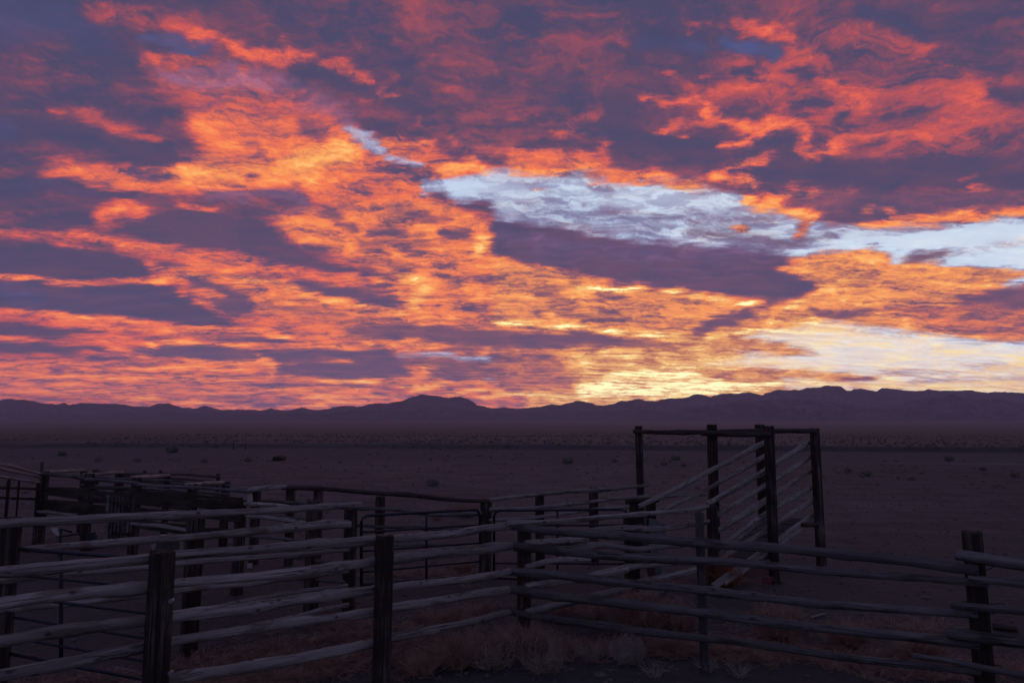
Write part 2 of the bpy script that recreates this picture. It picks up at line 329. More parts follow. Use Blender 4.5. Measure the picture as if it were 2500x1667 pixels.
class NT:
    """small helper to write node graphs"""
    def __init__(self, tree):
        self.t = tree
    def n(self, kind, **kw):
        nd = self.t.nodes.new(kind)
        for k, v in kw.items(): setattr(nd, k, v)
        return nd
    def link(self, a, b): self.t.links.new(a, b)
    def put(self, sock, v):
        if isinstance(v, bpy.types.NodeSocket): self.t.links.new(v, sock)
        elif v is not None: sock.default_value = v
    def m(self, op, a, b=None, c=None, clamp=False):
        nd = self.n('ShaderNodeMath', operation=op, use_clamp=clamp)
        self.put(nd.inputs[0], a)
        if b is not None: self.put(nd.inputs[1], b)
        if c is not None: self.put(nd.inputs[2], c)
        return nd.outputs[0]
    def v(self, op, a, b=None, scale=None):
        nd = self.n('ShaderNodeVectorMath', operation=op)
        self.put(nd.inputs[0], a)
        if b is not None: self.put(nd.inputs[1], b)
        if scale is not None: self.put(nd.inputs[3], scale)
        return nd.outputs[0]
    def xyz(self, x, y, z):
        nd = self.n('ShaderNodeCombineXYZ')
        for i, q in enumerate((x, y, z)): self.put(nd.inputs[i], q)
        return nd.outputs[0]
    def sep(self, v):
        nd = self.n('ShaderNodeSeparateXYZ'); self.put(nd.inputs[0], v)
        return nd.outputs
    def noise(self, vec, scale, detail=4, rough=0.5, dist=0.0, color=False, dims='3D', lac=2.0):
        nd = self.n('ShaderNodeTexNoise', noise_dimensions=dims)
        self.put(nd.inputs['Vector'], vec)
        nd.inputs['Scale'].default_value = scale; nd.inputs['Detail'].default_value = detail
        nd.inputs['Roughness'].default_value = rough; nd.inputs['Distortion'].default_value = dist
        nd.inputs['Lacunarity'].default_value = lac
        return nd.outputs['Color' if color else 'Fac']
    def voro(self, vec, scale, feature='F1', out='Distance', rand=1.0):
        nd = self.n('ShaderNodeTexVoronoi', feature=feature)
        self.put(nd.inputs['Vector'], vec); nd.inputs['Scale'].default_value = scale
        nd.inputs['Randomness'].default_value = rand
        return nd.outputs[out]
    def ramp(self, fac, stops, interp='LINEAR'):
        nd = self.n('ShaderNodeValToRGB'); cr = nd.color_ramp; cr.interpolation = interp
        while len(cr.elements) < len(stops): cr.elements.new(0.5)
        for e, (p, c) in zip(cr.elements, stops):
            e.position = p; e.color = c if len(c) == 4 else (*c, 1)
        self.put(nd.inputs[0], fac)
        return nd.outputs[0]
    def mix(self, fac, a, b, blend='MIX'):
        nd = self.n('ShaderNodeMix', data_type='RGBA', blend_type=blend)
        self.put(nd.inputs[0], fac); self.put(nd.inputs[6], a); self.put(nd.inputs[7], b)
        return nd.outputs[2]
    def mapr(self, v, a, b, c=0.0, d=1.0, kind='LINEAR'):
        nd = self.n('ShaderNodeMapRange', interpolation_type=kind)
        self.put(nd.inputs[0], v)
        for i, q in enumerate((a, b, c, d)): self.put(nd.inputs[i + 1], q)
        return nd.outputs[0]

def build_world():
    w = bpy.data.worlds.new('World'); SC.world = w; w.use_nodes = True
    t = w.node_tree; t.nodes.clear(); N = NT(t)
    tc = N.n('ShaderNodeTexCoord')
    d = N.v('NORMALIZE', tc.outputs['Generated'])
    x, y, z = N.sep(d)
    az = N.m('ARCTAN2', x, y)
    el = N.m('ARCSINE', z)
    elp = N.m('MAXIMUM', el, 0.0)
    zz = N.m('ADD', N.m('MAXIMUM', z, 0.0), 0.13)
    px = N.m('DIVIDE', x, zz); py = N.m('DIVIDE', y, zz)
    # cloud sheet coordinates: streets run towards azimuth 12 degrees, and a laminar copy for the fine flakes
    a = R(12)
    along = N.m('ADD', N.m('MULTIPLY', px, math.sin(a)), N.m('MULTIPLY', py, math.cos(a)))
    perp = N.m('SUBTRACT', N.m('MULTIPLY', px, math.cos(a)), N.m('MULTIPLY', py, math.sin(a)))
    P = N.xyz(N.m('MULTIPLY', perp, 1.35), N.m('MULTIPLY', along, 0.85), 0.0)
    PL = N.xyz(N.m('MULTIPLY', px, N.mapr(z, 0.04, 0.42, 0.27, 0.62)), N.m('MULTIPLY', py, 1.15), 3.0)
    # domain warp of the layout
    wc = N.noise(P, 2.6, 7, 0.62, color=True)
    wx, wy, wz = N.sep(wc)
    wc2 = N.noise(PL, 11.0, 5, 0.62, color=True)
    vx, vy, vz = N.sep(wc2)
    ampe = N.m('ADD', 0.0025, N.m('MULTIPLY', elp, 0.11))
    ampa = N.m('ADD', 0.03, N.m('MULTIPLY', elp, 0.07))
    daz = N.m('MULTIPLY', ampa, N.m('ADD', N.m('MULTIPLY', N.m('SUBTRACT', wx, 0.5), 0.26), N.m('MULTIPLY', N.m('SUBTRACT', vx, 0.5), 0.45)))
    dele = N.m('MULTIPLY', ampe, N.m('ADD', N.m('MULTIPLY', N.m('SUBTRACT', wy, 0.5), 0.26), N.m('MULTIPLY', N.m('SUBTRACT', vy, 0.5), 0.45)))
    azw = N.m('ADD', az, N.m('MULTIPLY', daz, 2.0))
    elw = N.m('MAXIMUM', N.m('ADD', el, N.m('MULTIPLY', dele, 2.0)), 0.0)
    u = N.m('DIVIDE', N.m('SUBTRACT', azw, AZ0), AZ1 - AZ0, clamp=True)
    vrow = N.m('MULTIPLY', N.m('POWER', N.m('DIVIDE', elw, EL1, clamp=True), VPOW), NROW - 1.0)
    ucol = N.xyz(u, u, u)
    us, vs, L, C, G = _paint_fields()
    out = None
    for i in range(NROW):
        nd = N.n('ShaderNodeRGBCurve')
        N.link(ucol, nd.inputs['Color'])
        mp = nd.mapping
        mp.use_clip = True
        for ch, F in ((0, L), (1, C), (2, G)):
            cu = mp.curves[ch]
            row = np.clip(F[i], 0, 1)
            cu.points[0].location = (0, float(row[0])); cu.points[1].location = (1, float(row[-1]))
            for j in range(1, NCOL - 1):
                # leave out points that a straight line would give anyway
                if abs(row[j] - 0.5 * (row[j - 1] + row[j + 1])) > 0.004 or j % 8 == 0:
                    cu.points.new(float(us[j]), float(row[j]))
            for p_ in cu.points: p_.handle_type = 'VECTOR'
        mp.update()
        c = nd.outputs[0]
        if out is None: out = c
        else:
            f = N.m('SUBTRACT', vrow, float(i - 1), clamp=True)
            out = N.mix(f, out, c)
    Lm, Cm, Gm = N.sep(out)
    # front sector against the rest of the sky
    side = N.mapr(N.m('ABSOLUTE', az), R(40), R(75), 1.0, 0.0, 'SMOOTHSTEP')
    high = N.mapr(el, R(34.5), R(60), 1.0, 0.0, 'SMOOTHSTEP')
    front = N.m('MULTIPLY', side, high)
    Lm = N.m('ADD', N.m('MULTIPLY', Lm, front), N.m('MULTIPLY', N.m('SUBTRACT', 1.0, front), 0.16))
    Cm = N.m('ADD', N.m('MULTIPLY', Cm, front), N.m('MULTIPLY', N.m('SUBTRACT', 1.0, front), 0.35))
    Gm = N.m('ADD', N.m('MULTIPLY', Gm, front), N.m('MULTIPLY', N.m('SUBTRACT', 1.0, front), 0.04))
    # detail
    P2 = N.v('ADD', P, N.v('SCALE', wc, scale=0.35))
    PL2 = N.v('ADD', PL, N.v('SCALE', wc, scale=0.30))
    n0 = N.noise(P2, 4.5, 5, 0.55, 0.2)
    n1b = N.noise(PL2, 11.0, 8, 0.64, 0.25)
    n1 = N.m('ADD', N.m('MULTIPLY', n0, 0.42), N.m('MULTIPLY', n1b, 0.58))
    n2 = N.noise(N.v('ADD', PL2, (7.3, 1.7, 3.1)), 38.0, 5, 0.62, 0.2)
    nn = N.m('ADD', N.m('MULTIPLY', N.m('SUBTRACT', n1, 0.5), 2.3), N.m('MULTIPLY', N.m('SUBTRACT', n2, 0.5), 0.7))
    nn = N.m('MULTIPLY', nn, N.m('ADD', 0.25, N.m('MULTIPLY', N.m('MULTIPLY', N.m('MULTIPLY', Lm, Lm), N.m('SUBTRACT', 1.25, Lm)), 5.5)))
    Lf = N.mapr(N.m('ADD', Lm, nn), 0.13, 1.0, 0, 1, 'SMOOTHSTEP')
    n3 = N.noise(N.v('ADD', PL2, (2.3, 9.7, 5.1)), 11.0, 8, 0.62, 0.2)
    Cf = N.mapr(N.m('ADD', Cm, N.m('MULTIPLY', N.m('SUBTRACT', n3, 0.5), 0.9)), 0.12, 1.0, 0, 1, 'SMOOTHSTEP')
    core = N.m('MAXIMUM', N.m('SUBTRACT', N.m('ADD', Lm, nn), 0.88), 0.0)
    Gs = N.m('ADD', N.m('ADD', Gm, N.m('MULTIPLY', N.m('SUBTRACT', n1, 0.5), 0.35)), N.m('MULTIPLY', core, 0.42), clamp=True)
    lit = N.ramp(Gs, [(0.0, lin(120, 72, 94)), (0.15, lin(196, 86, 88)), (0.3, lin(230, 102, 84)), (0.5, lin(248, 128, 82)), (0.68, lin(255, 166, 92)),
                      (0.84, lin(255, 200, 120)), (1.0, lin(255, 246, 184, 1.35))])
    shd = N.ramp(Gs, [(0.0, lin(68, 71, 104)), (0.15, lin(77, 73, 103)), (0.35, lin(84, 76, 108)), (0.55, lin(106, 79, 104)), (0.75, lin(160, 86, 88)), (1.0, lin(214, 104, 66))])
    clr = N.ramp(Gs, [(0.0, lin(66, 78, 124)), (0.12, lin(80, 92, 146)), (0.28, lin(158, 108, 146)), (0.42, lin(168, 168, 206)), (0.56, lin(196, 212, 236)), (0.7, lin(214, 228, 244)),
                      (0.82, lin(250, 236, 222)), (1.0, lin(255, 240, 188))])
    # a gentle mottling inside the shaded sheets
    shd = N.mix(N.mapr(n1, 0.35, 0.75), shd, N.mix(0.13, shd, lit))
    col = N.mix(Lf, shd, lit)
    # thin cloudlets seen against the clear gaps
    cl = N.ramp(Gs, [(0.0, lin(72, 80, 120)), (0.3, lin(120, 92, 130)), (0.5, lin(122, 124, 164)), (0.7, lin(152, 154, 190)), (0.84, lin(236, 196, 160)), (1.0, lin(250, 190, 120))])
    n4 = N.noise(N.v('ADD', PL2, (4.1, 2.2, 8.8)), 14.0, 7, 0.6, 0.4)
    clr = N.mix(N.m('MULTIPLY', N.mapr(n4, 0.37, 0.57, 0, 1, 'SMOOTHSTEP'), N.mapr(Cm, 0.8, 1.0, 0.95, 0.12)), clr, cl)
    col = N.mix(Cf, col, clr)
    # the sky opposite the sunset: dim blue dusk overhead and behind
    back = N.mapr(N.m('MULTIPLY', y, 1.0), -0.25, 0.55, 1.0, 0.0, 'SMOOTHSTEP')
    dusk = N.ramp(N.m('MAXIMUM', z, 0.0), [(0.0, lin(104, 100, 132)), (0.25, lin(94, 98, 132)), (1.0, lin(76, 80, 110))])
    dusk = N.mix(N.m('MULTIPLY', Lf, 0.35), dusk, lin(150, 90, 110))
    col = N.mix(back, col, dusk)
    # below the horizon
    low = N.mapr(z, -0.02, 0.0, 1.0, 0.0)
    col = N.mix(low, col, lin(52, 40, 56))
    # the sky shines through the low desert air, so it is brighter towards the horizon above that air
    path = N.m('MINIMUM', N.m('DIVIDE', 1100.0, N.m('MAXIMUM', z, 0.001)), 32000.0)
    gain = N.m('EXPONENT', N.m('MULTIPLY', path, HAZE * 0.8))
    bg = N.n('ShaderNodeBackground'); N.link(gain, bg.inputs['Strength'])
    N.link(col, bg.inputs['Color'])
    o = N.n('ShaderNodeOutputWorld'); N.link(bg.outputs[0], o.inputs['Surface'])
    w.cycles.sampling_method = 'MANUAL'
    w.cycles.sample_map_resolution = 512

build_world()
# ------------------------------------------------------------------ materials
def new_mat(name):
    m = bpy.data.materials.new(name); m.use_nodes = True
    t = m.node_tree; t.nodes.clear(); N = NT(t)
    b = N.n('ShaderNodeBsdfPrincipled'); o = N.n('ShaderNodeOutputMaterial')
    N.link(b.outputs[0], o.inputs['Surface'])
    return m, N, b

def bump(N, b, h, strength, dist):
    nd = N.n('ShaderNodeBump'); nd.inputs['Strength'].default_value = strength
    nd.inputs['Distance'].default_value = dist
    N.link(h, nd.inputs['Height']); N.link(nd.outputs[0], b.inputs['Normal'])

def wood_mat(name, dark, mid, light, along='X', knots=0.5, rough=0.85):
    m, N, b = new_mat(name)
    tc = N.n('ShaderNodeTexCoord'); oi = N.n('ShaderNodeObjectInfo')
    rnd = oi.outputs['Random']
    off = N.v('SCALE', N.xyz(rnd, N.m('MULTIPLY', rnd, 7.3), N.m('MULTIPLY', rnd, 3.1)), scale=40.0)
    sc = (0.9, 26, 26) if along == 'X' else (26, 26, 0.9)
    p = N.v('ADD', N.v('MULTIPLY', tc.outputs['Object'], sc), off)
    g = N.noise(p, 1.0, 7, 0.65, 0.6)
    sc2 = (3.0, 90, 90) if along == 'X' else (90, 90, 3.0)
    p2 = N.v('ADD', N.v('MULTIPLY', tc.outputs['Object'], sc2), off)
    g2 = N.noise(p2, 1.0, 3, 0.6)
    big = N.noise(N.v('ADD', tc.outputs['Object'], off), 2.2, 4, 0.6)
    t = N.m('ADD', N.m('MULTIPLY', g, 0.6), N.m('MULTIPLY', big, 0.4))
    col = N.ramp(t, [(0.3, dark), (0.5, mid), (0.68, light)])
    col = N.mix(N.mapr(g2, 0.3, 0.7, 0.0, 0.35), col, dark)
    # long drying checks
    sc3 = (0.55, 15, 15) if along == 'X' else (15, 15, 0.55)
    p3 = N.v('ADD', N.v('MULTIPLY', tc.outputs['Object'], sc3), off)
    ck = N.noise(p3, 1.0, 2, 0.4, 1.2)
    crack = N.mapr(N.m('ABSOLUTE', N.m('SUBTRACT', ck, 0.5)), 0.0, 0.032, 1.0, 0.0)
    crack = N.m('MULTIPLY', crack, N.mapr(big, 0.42, 0.58))
    col = N.mix(N.m('MULTIPLY', crack, 0.85), col, (0.012, 0.010, 0.010, 1))
    # knots and beetle holes
    bark = N.mapr(N.noise(N.v('ADD', N.v('MULTIPLY', tc.outputs['Object'], (1.6, 7, 7) if along == 'X' else (7, 7, 1.6)), off), 1.0, 5, 0.6), 0.56, 0.62)
    if along == 'X': col = N.mix(N.m('MULTIPLY', bark, 0.75), col, (mid[0] * 0.42, mid[1] * 0.36, mid[2] * 0.30, 1))
    sk = (5, 9, 9) if along == 'X' else (14, 14, 9)
    kn = N.voro(N.v('ADD', N.v('MULTIPLY', tc.outputs['Object'], sk), off), 1.0)
    knm = N.m('MULTIPLY', N.mapr(kn, 0.07, 0.20, 1.0, 0.0, 'SMOOTHSTEP'), knots)
    col = N.mix(knm, col, (0.02, 0.017, 0.016, 1))
    hsv = N.n('ShaderNodeHueSaturation'); N.link(col, hsv.inputs['Color'])
    N.link(N.m('ADD', 0.78, N.m('MULTIPLY', rnd, 0.45)), hsv.inputs['Value'])
    N.link(hsv.outputs[0], b.inputs['Base Color'])
    b.inputs['Roughness'].default_value = rough
    h = N.m('SUBTRACT', N.m('ADD', N.m('MULTIPLY', g, 1.0), N.m('MULTIPLY', g2, 0.4)), N.m('ADD', N.m('MULTIPLY', crack, 0.9), N.m('MULTIPLY', knm, 0.5)))
    bump(N, b, h, 0.9, 0.008)
    b.inputs['Specular IOR Level'].default_value = 0.15
    return m

M = {}
M['rail'] = wood_mat('weathered_pole_wood', (0.16, 0.135, 0.115, 1), (0.37, 0.33, 0.295, 1), (0.60, 0.545, 0.495, 1), 'X', 0.75)
M['rail_dark'] = wood_mat('old_split_pole_wood', (0.07, 0.066, 0.063, 1), (0.17, 0.16, 0.153, 1), (0.29, 0.275, 0.26, 1), 'X', 0.3)
M['rail_brown'] = wood_mat('brown_pole_wood', (0.05, 0.035, 0.03, 1), (0.11, 0.08, 0.07, 1), (0.17, 0.125, 0.11, 1), 'X', 0.4)
M['post'] = wood_mat('creosoted_tie_wood', (0.012, 0.009, 0.008, 1), (0.062, 0.046, 0.038, 1), (0.26, 0.205, 0.175, 1), 'Z', 0.0, 0.8)
M['post_grey'] = wood_mat('grey_post_wood', (0.05, 0.046, 0.043, 1), (0.13, 0.115, 0.105, 1), (0.22, 0.195, 0.18, 1), 'Z', 0.1)
M['plank'] = wood_mat('rough_plank_wood', (0.035, 0.027, 0.020, 1), (0.075, 0.060, 0.046, 1), (0.125, 0.10, 0.078, 1), 'X', 0.5)

def simple_mat(name, c, rough=0.6, metal=0.0, var=0.25, scale=9.0, bmp=0.0):
    m, N, b = new_mat(name)
    tc = N.n('ShaderNodeTexCoord')
    n = N.noise(tc.outputs['Object'], scale, 6, 0.65)
    col = N.mix(N.mapr(n, 0.3, 0.7), (c[0] * (1 - var), c[1] * (1 - var), c[2] * (1 - var), 1), (c[0] * (1 + var), c[1] * (1 + var), c[2] * (1 + var), 1))
    N.link(col, b.inputs['Base Color'])
    b.inputs['Roughness'].default_value = rough; b.inputs['Metallic'].default_value = metal
    if bmp: bump(N, b, n, bmp, 0.01)
    return m
M['pipe'] = simple_mat('dark_painted_steel', (0.022, 0.030, 0.045), 0.5, 0.3, 0.4)
M['wire'] = simple_mat('rusty_wire', (0.03, 0.02, 0.016), 0.7, 0.3)
M['bolt'] = simple_mat('worn_galvanised_steel', (0.30, 0.30, 0.30), 0.45, 0.6)
M['plastic_white'] = simple_mat('dirty_white_plastic', (0.42, 0.40, 0.36), 0.5, 0, 0.2, 4)
M['plastic_blue'] = simple_mat('dull_blue_plastic', (0.03, 0.06, 0.10), 0.5, 0, 0.2, 4)
M['rag_red'] = simple_mat('faded_red_cloth', (0.17, 0.045, 0.04), 0.95, 0, 0.4, 14, 0.4)
M['ply'] = simple_mat('weathered_grey_board', (0.16, 0.17, 0.18), 0.9, 0, 0.35, 11, 0.3)
M['rock'] = simple_mat('desert_stone', (0.15, 0.12, 0.105), 0.95, 0, 0.4, 30, 0.5)

def stem_mat(name, a, c):
    m, N, b = new_mat(name)
    tc = N.n('ShaderNodeTexCoord'); oi = N.n('ShaderNodeObjectInfo')
    n = N.noise(N.v('ADD', tc.outputs['Object'], N.xyz(oi.outputs['Random'], 0, 0)), 5.0, 4, 0.7)
    N.link(N.mix(N.mapr(n, 0.35, 0.65), a, c), b.inputs['Base Color'])
    b.inputs['Roughness'].default_value = 0.9
    return m
M['stem_pale'] = stem_mat('bleached_dry_stems', (0.28, 0.23, 0.19, 1), (0.54, 0.46, 0.39, 1))
M['stem_brown'] = stem_mat('brown_dry_stems', (0.28, 0.155, 0.115, 1), (0.60, 0.38, 0.28, 1))
M['stem_tan'] = stem_mat('tan_dry_stems', (0.24, 0.17, 0.13, 1), (0.50, 0.38, 0.30, 1))
M['stem_rust'] = stem_mat('rust_red_dry_stems', (0.26, 0.085, 0.045, 1), (0.5, 0.19, 0.09, 1))
M['sage'] = stem_mat('grey_sagebrush', (0.17, 0.14, 0.12, 1), (0.34, 0.28, 0.24, 1))

def ground_mat():
    m, N, b = new_mat('desert_soil')
    g = N.n('ShaderNodeNewGeometry'); pos = g.outputs['Position']
    x, y, z = N.sep(pos)
    dist = N.v('LENGTH', pos); 
    ln = N.n('ShaderNodeVectorMath', operation='LENGTH'); N.link(pos, ln.inputs[0]); dist = ln.outputs['Value']
    big = N.noise(pos, 0.045, 6, 0.6, 0.4)
    mid = N.noise(pos, 0.55, 7, 0.65, 0.3)
    fine = N.noise(pos, 7.0, 8, 0.7)
    grit = N.noise(pos, 60.0, 4, 0.7)
    t = N.m('ADD', N.m('ADD', N.m('MULTIPLY', big, 0.35), N.m('MULTIPLY', mid, 0.35)), N.m('MULTIPLY', fine, 0.3))
    col = N.ramp(t, [(0.34, (0.048, 0.044, 0.044, 1)), (0.5, (0.112, 0.102, 0.102, 1)), (0.64, (0.20, 0.183, 0.182, 1))])
    # trodden weed litter near the fences, browner
    lit = N.m('MULTIPLY', N.mapr(mid, 0.45, 0.6), N.mapr(dist, 11, 22, 1.0, 0.0))
    col = N.mix(N.m('MULTIPLY', lit, 0.6), col, (0.075, 0.056, 0.046, 1))
    # darker graded gravel strip in front of the far bank
    yy = N.m('ADD', y, N.m('MULTIPLY', x, 0.14))
    wig = N.m('MULTIPLY', N.m('SUBTRACT', N.noise(pos, 0.06, 3, 0.5), 0.5), 16.0)
    yw = N.m('ADD', yy, wig)
    strip = N.m('MULTIPLY', N.mapr(yw, 40, 50), N.mapr(yy, 66, 68, 1.0, 0.0))
    col = N.mix(N.m('MULTIPLY', strip, 0.55), col, (0.075, 0.075, 0.088, 1))
    lip = N.m('MULTIPLY', N.mapr(N.m('ADD', yy, N.m('MULTIPLY', wig, 0.15)), 62.5, 65), N.mapr(yy, 67.5, 68.5, 1.0, 0.0))
    col = N.mix(N.m('MULTIPLY', lip, N.mapr(mid, 0.4, 0.6, 0.25, 0.75)), col, (0.04, 0.034, 0.034, 1))
    # far plain: patchy low brush seen edge on, some mauve haze painted in
    flat = N.v('MULTIPLY', pos, (0.5, 1.6, 1.0))
    brush = N.noise(flat, 0.30, 7, 0.75)
    brush2 = N.noise(flat, 0.011, 5, 0.6)
    far = N.mapr(yy, 66, 74)
    bc = N.ramp(N.m('ADD', N.m('MULTIPLY', brush, 0.6), N.m('MULTIPLY', brush2, 0.4)), [(0.40, (0.070, 0.056, 0.054, 1)), (0.5, (0.13, 0.105, 0.10, 1)), (0.6, (0.18, 0.148, 0.138, 1))])
    col = N.mix(far, col, bc)
    # pale wheel track on the right and faint tracks across the yard
    tr = N.m('ABSOLUTE', N.m('SUBTRACT', N.m('ADD', y, N.m('MULTIPLY', x, 0.10)), 47.2))
    trm = N.m('MULTIPLY', N.mapr(tr, 0.15, 0.6, 1.0, 0.0), N.mapr(x, 20, 27))
    col = N.mix(N.m('MULTIPLY', trm, 0.5), col, (0.30, 0.25, 0.23, 1))
    tk = N.n('ShaderNodeTexWave'); tk.wave_type = 'BANDS'; tk.bands_direction = 'Y'
    N.link(pos, tk.inputs['Vector']); tk.inputs['Scale'].default_value = 0.17; tk.inputs['Distortion'].default_value = 5.0
    tk.inputs['Detail'].default_value = 3; tk.inputs['Detail Scale'].default_value = 0.35
    tkm = N.m('MULTIPLY', N.mapr(tk.outputs['Fac'], 0.86, 0.97), N.m('MULTIPLY', N.mapr(y, 13, 18), N.mapr(y, 40, 48, 1.0, 0.0)))
    col = N.mix(N.m('MULTIPLY', tkm, 0.28), col, (0.24, 0.19, 0.17, 1))
    col = N.mix(N.mapr(grit, 0.58, 0.70, 0, 0.5), col, (0.30, 0.265, 0.25, 1))
    N.link(col, b.inputs['Base Color'])
    b.inputs['Roughness'].default_value = 0.95
    h = N.m('ADD', N.m('MULTIPLY', fine, 1.0), N.m('MULTIPLY', grit, 0.25))
    bump(N, b, h, 1.0, 0.10)
    return m
M['ground'] = ground_mat()

def mountain_mat():
    m, N, b = new_mat('bare_desert_rock')
    g = N.n('ShaderNodeNewGeometry'); pos = g.outputs['Position']
    n = N.noise(pos, 0.0028, 8, 0.65, 0.5)
    n2 = N.noise(N.v('MULTIPLY', pos, (1, 1, 2)), 0.007, 7, 0.7)
    z = N.sep(pos)[2]
    col = N.ramp(N.m('ADD', N.m('MULTIPLY', n, 0.5), N.m('MULTIPLY', n2, 0.5)), [(0.40, (0.015, 0.014, 0.022, 1)), (0.5, (0.08, 0.07, 0.085, 1)), (0.60, (0.24, 0.20, 0.21, 1))])  # rock tones, contrast raised so the colour stands in for relief shading
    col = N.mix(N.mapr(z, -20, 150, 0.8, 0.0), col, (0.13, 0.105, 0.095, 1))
    N.link(col, b.inputs['Base Color']); b.inputs['Roughness'].default_value = 1.0
    bump(N, b, n2, 1.0, 30.0)
    return m
M['mountain'] = mountain_mat()
# ------------------------------------------------------------------ ground, mountains, haze
def mesh_from(name, verts, faces, smooth=True):
    me = bpy.data.meshes.new(name)
    verts = np.asarray(verts, dtype=np.float32); faces = np.asarray(faces, dtype=np.int32)
    nf, k = faces.shape
    me.vertices.add(len(verts)); me.vertices.foreach_set('co', verts.ravel())
    me.loops.add(nf * k); me.loops.foreach_set('vertex_index', faces.ravel())
    me.polygons.add(nf); me.polygons.foreach_set('loop_start', np.arange(0, nf * k, k, dtype=np.int32))
    me.update(calc_edges=True)
    me.polygons.foreach_set('use_smooth', np.full(nf, bool(smooth)))
    return me

def link(name, me, mat, parent=None, **props):
    o = bpy.data.objects.new(name, me); COL.objects.link(o)
    if mat is not None and me is not None: me.materials.append(mat)
    if parent is not None: o.parent = parent
    for k, v in props.items():
        if v is not None: o[k] = v
    return o

def vnoise(x, y, seed=0, octaves=5, rough=0.5):
    """value noise, vectorised"""
    x = np.asarray(x, float); y = np.asarray(y, float)
    tot = np.zeros(np.broadcast(x, y).shape); amp = 1.0; s = 0.0; fr = 1.0
    for o in range(octaves):
        xi = np.floor(x * fr); yi = np.floor(y * fr)
        xf = x * fr - xi; yf = y * fr - yi
        xf = xf * xf * (3 - 2 * xf); yf = yf * yf * (3 - 2 * yf)
        def h(a, b):
            v = np.sin(a * 127.1 + b * 311.7 + (seed + o) * 74.7) * 43758.5453
            return v - np.floor(v)
        v = (h(xi, yi) * (1 - xf) + h(xi + 1, yi) * xf) * (1 - yf) + (h(xi, yi + 1) * (1 - xf) + h(xi + 1, yi + 1) * xf) * yf
        tot += v * amp; s += amp; amp *= rough; fr *= 2.03
    return tot / s

# the plain falls away into a wide valley and rises again at the mountain foot: (distance, photo pixels below eye level)
_VALLEY = [(60, 76.4), (100, 48), (200, 35), (400, 28.5), (1000, 23), (3000, 17), (6000, 11.5), (10000, 6), (14000, 2), (20000, 0.2), (40000, 0.1)]
_VR = np.log([p[0] for p in _VALLEY]); _VD = np.array([p[1] for p in _VALLEY], float)

def ground_h(x, y):
    x = np.asarray(x, float); y = np.asarray(y, float)
    r = np.hypot(x, y)
    far = np.clip((r - 62) / 30, 0, 1)
    vz = (CAM_H - np.interp(np.log(np.maximum(r, 1.0)), _VR, _VD) * r / FPX) * far
    return vz + _near_h(x, y, r)

def _near_h(x, y, r):
    h = (vnoise(x * 1.7, y * 1.7, 3, 4) - 0.5) * 0.085 * np.clip(r / 3, 0, 1) / (1 + r / 120)
    h += (vnoise(x * 0.12, y * 0.12, 9, 3) - 0.5) * 0.16 * np.clip((r - 8) / 20, 0, 1)
    h += (vnoise(x * 0.006, y * 0.006, 5, 3) - 0.5) * 1.0 * np.clip((r - 150) / 900, 0, 1)
    # low cut bank at the far edge of the graded yard
    yy = y + 0.14 * x + (vnoise(x * 0.05, 0 * x, 21, 3) - 0.5) * 3.0
    h += 0.42 * np.clip((yy - 66.5) / 1.2, 0, 1) * np.clip((260 - yy) / 150, 0, 1)
    return h

def build_ground():
    rad = np.concatenate([np.linspace(1.0, 30, 190), 30 * (90 / 30) ** np.linspace(0, 1, 110)[1:], 90 * (30000 / 90) ** np.linspace(0, 1, 120)[1:]])
    front = np.linspace(-50, 50, 420); rest = np.linspace(50, 310, 90)[1:-1]
    ang = np.radians(np.concatenate([front, rest]))
    Rr, Aa = np.meshgrid(rad, ang, indexing='ij')
    X = Rr * np.sin(Aa); Y = Rr * np.cos(Aa); Z = ground_h(X, Y)
    na = len(ang); nr = len(rad)
    V = np.stack([X, Y, Z], -1).reshape(-1, 3)
    i, j = np.meshgrid(np.arange(nr - 1), np.arange(na), indexing='ij')
    j2 = (j + 1) % na
    F = np.stack([i * na + j, (i + 1) * na + j, (i + 1) * na + j2, i * na + j2], -1).reshape(-1, 4)[:, ::-1]
    # centre disc as quads to one centre point
    c = len(V); V = np.vstack([V, [[0, 0, 0]]])
    jj = np.arange(0, na - 1, 2)
    cf = np.stack([np.full_like(jj, c), jj, (jj + 1) % na, (jj + 2) % na], -1)[:, ::-1]
    me = mesh_from('ground', V, np.vstack([F, cf]))
    link('ground', me, M['ground'], kind='structure')
build_ground()

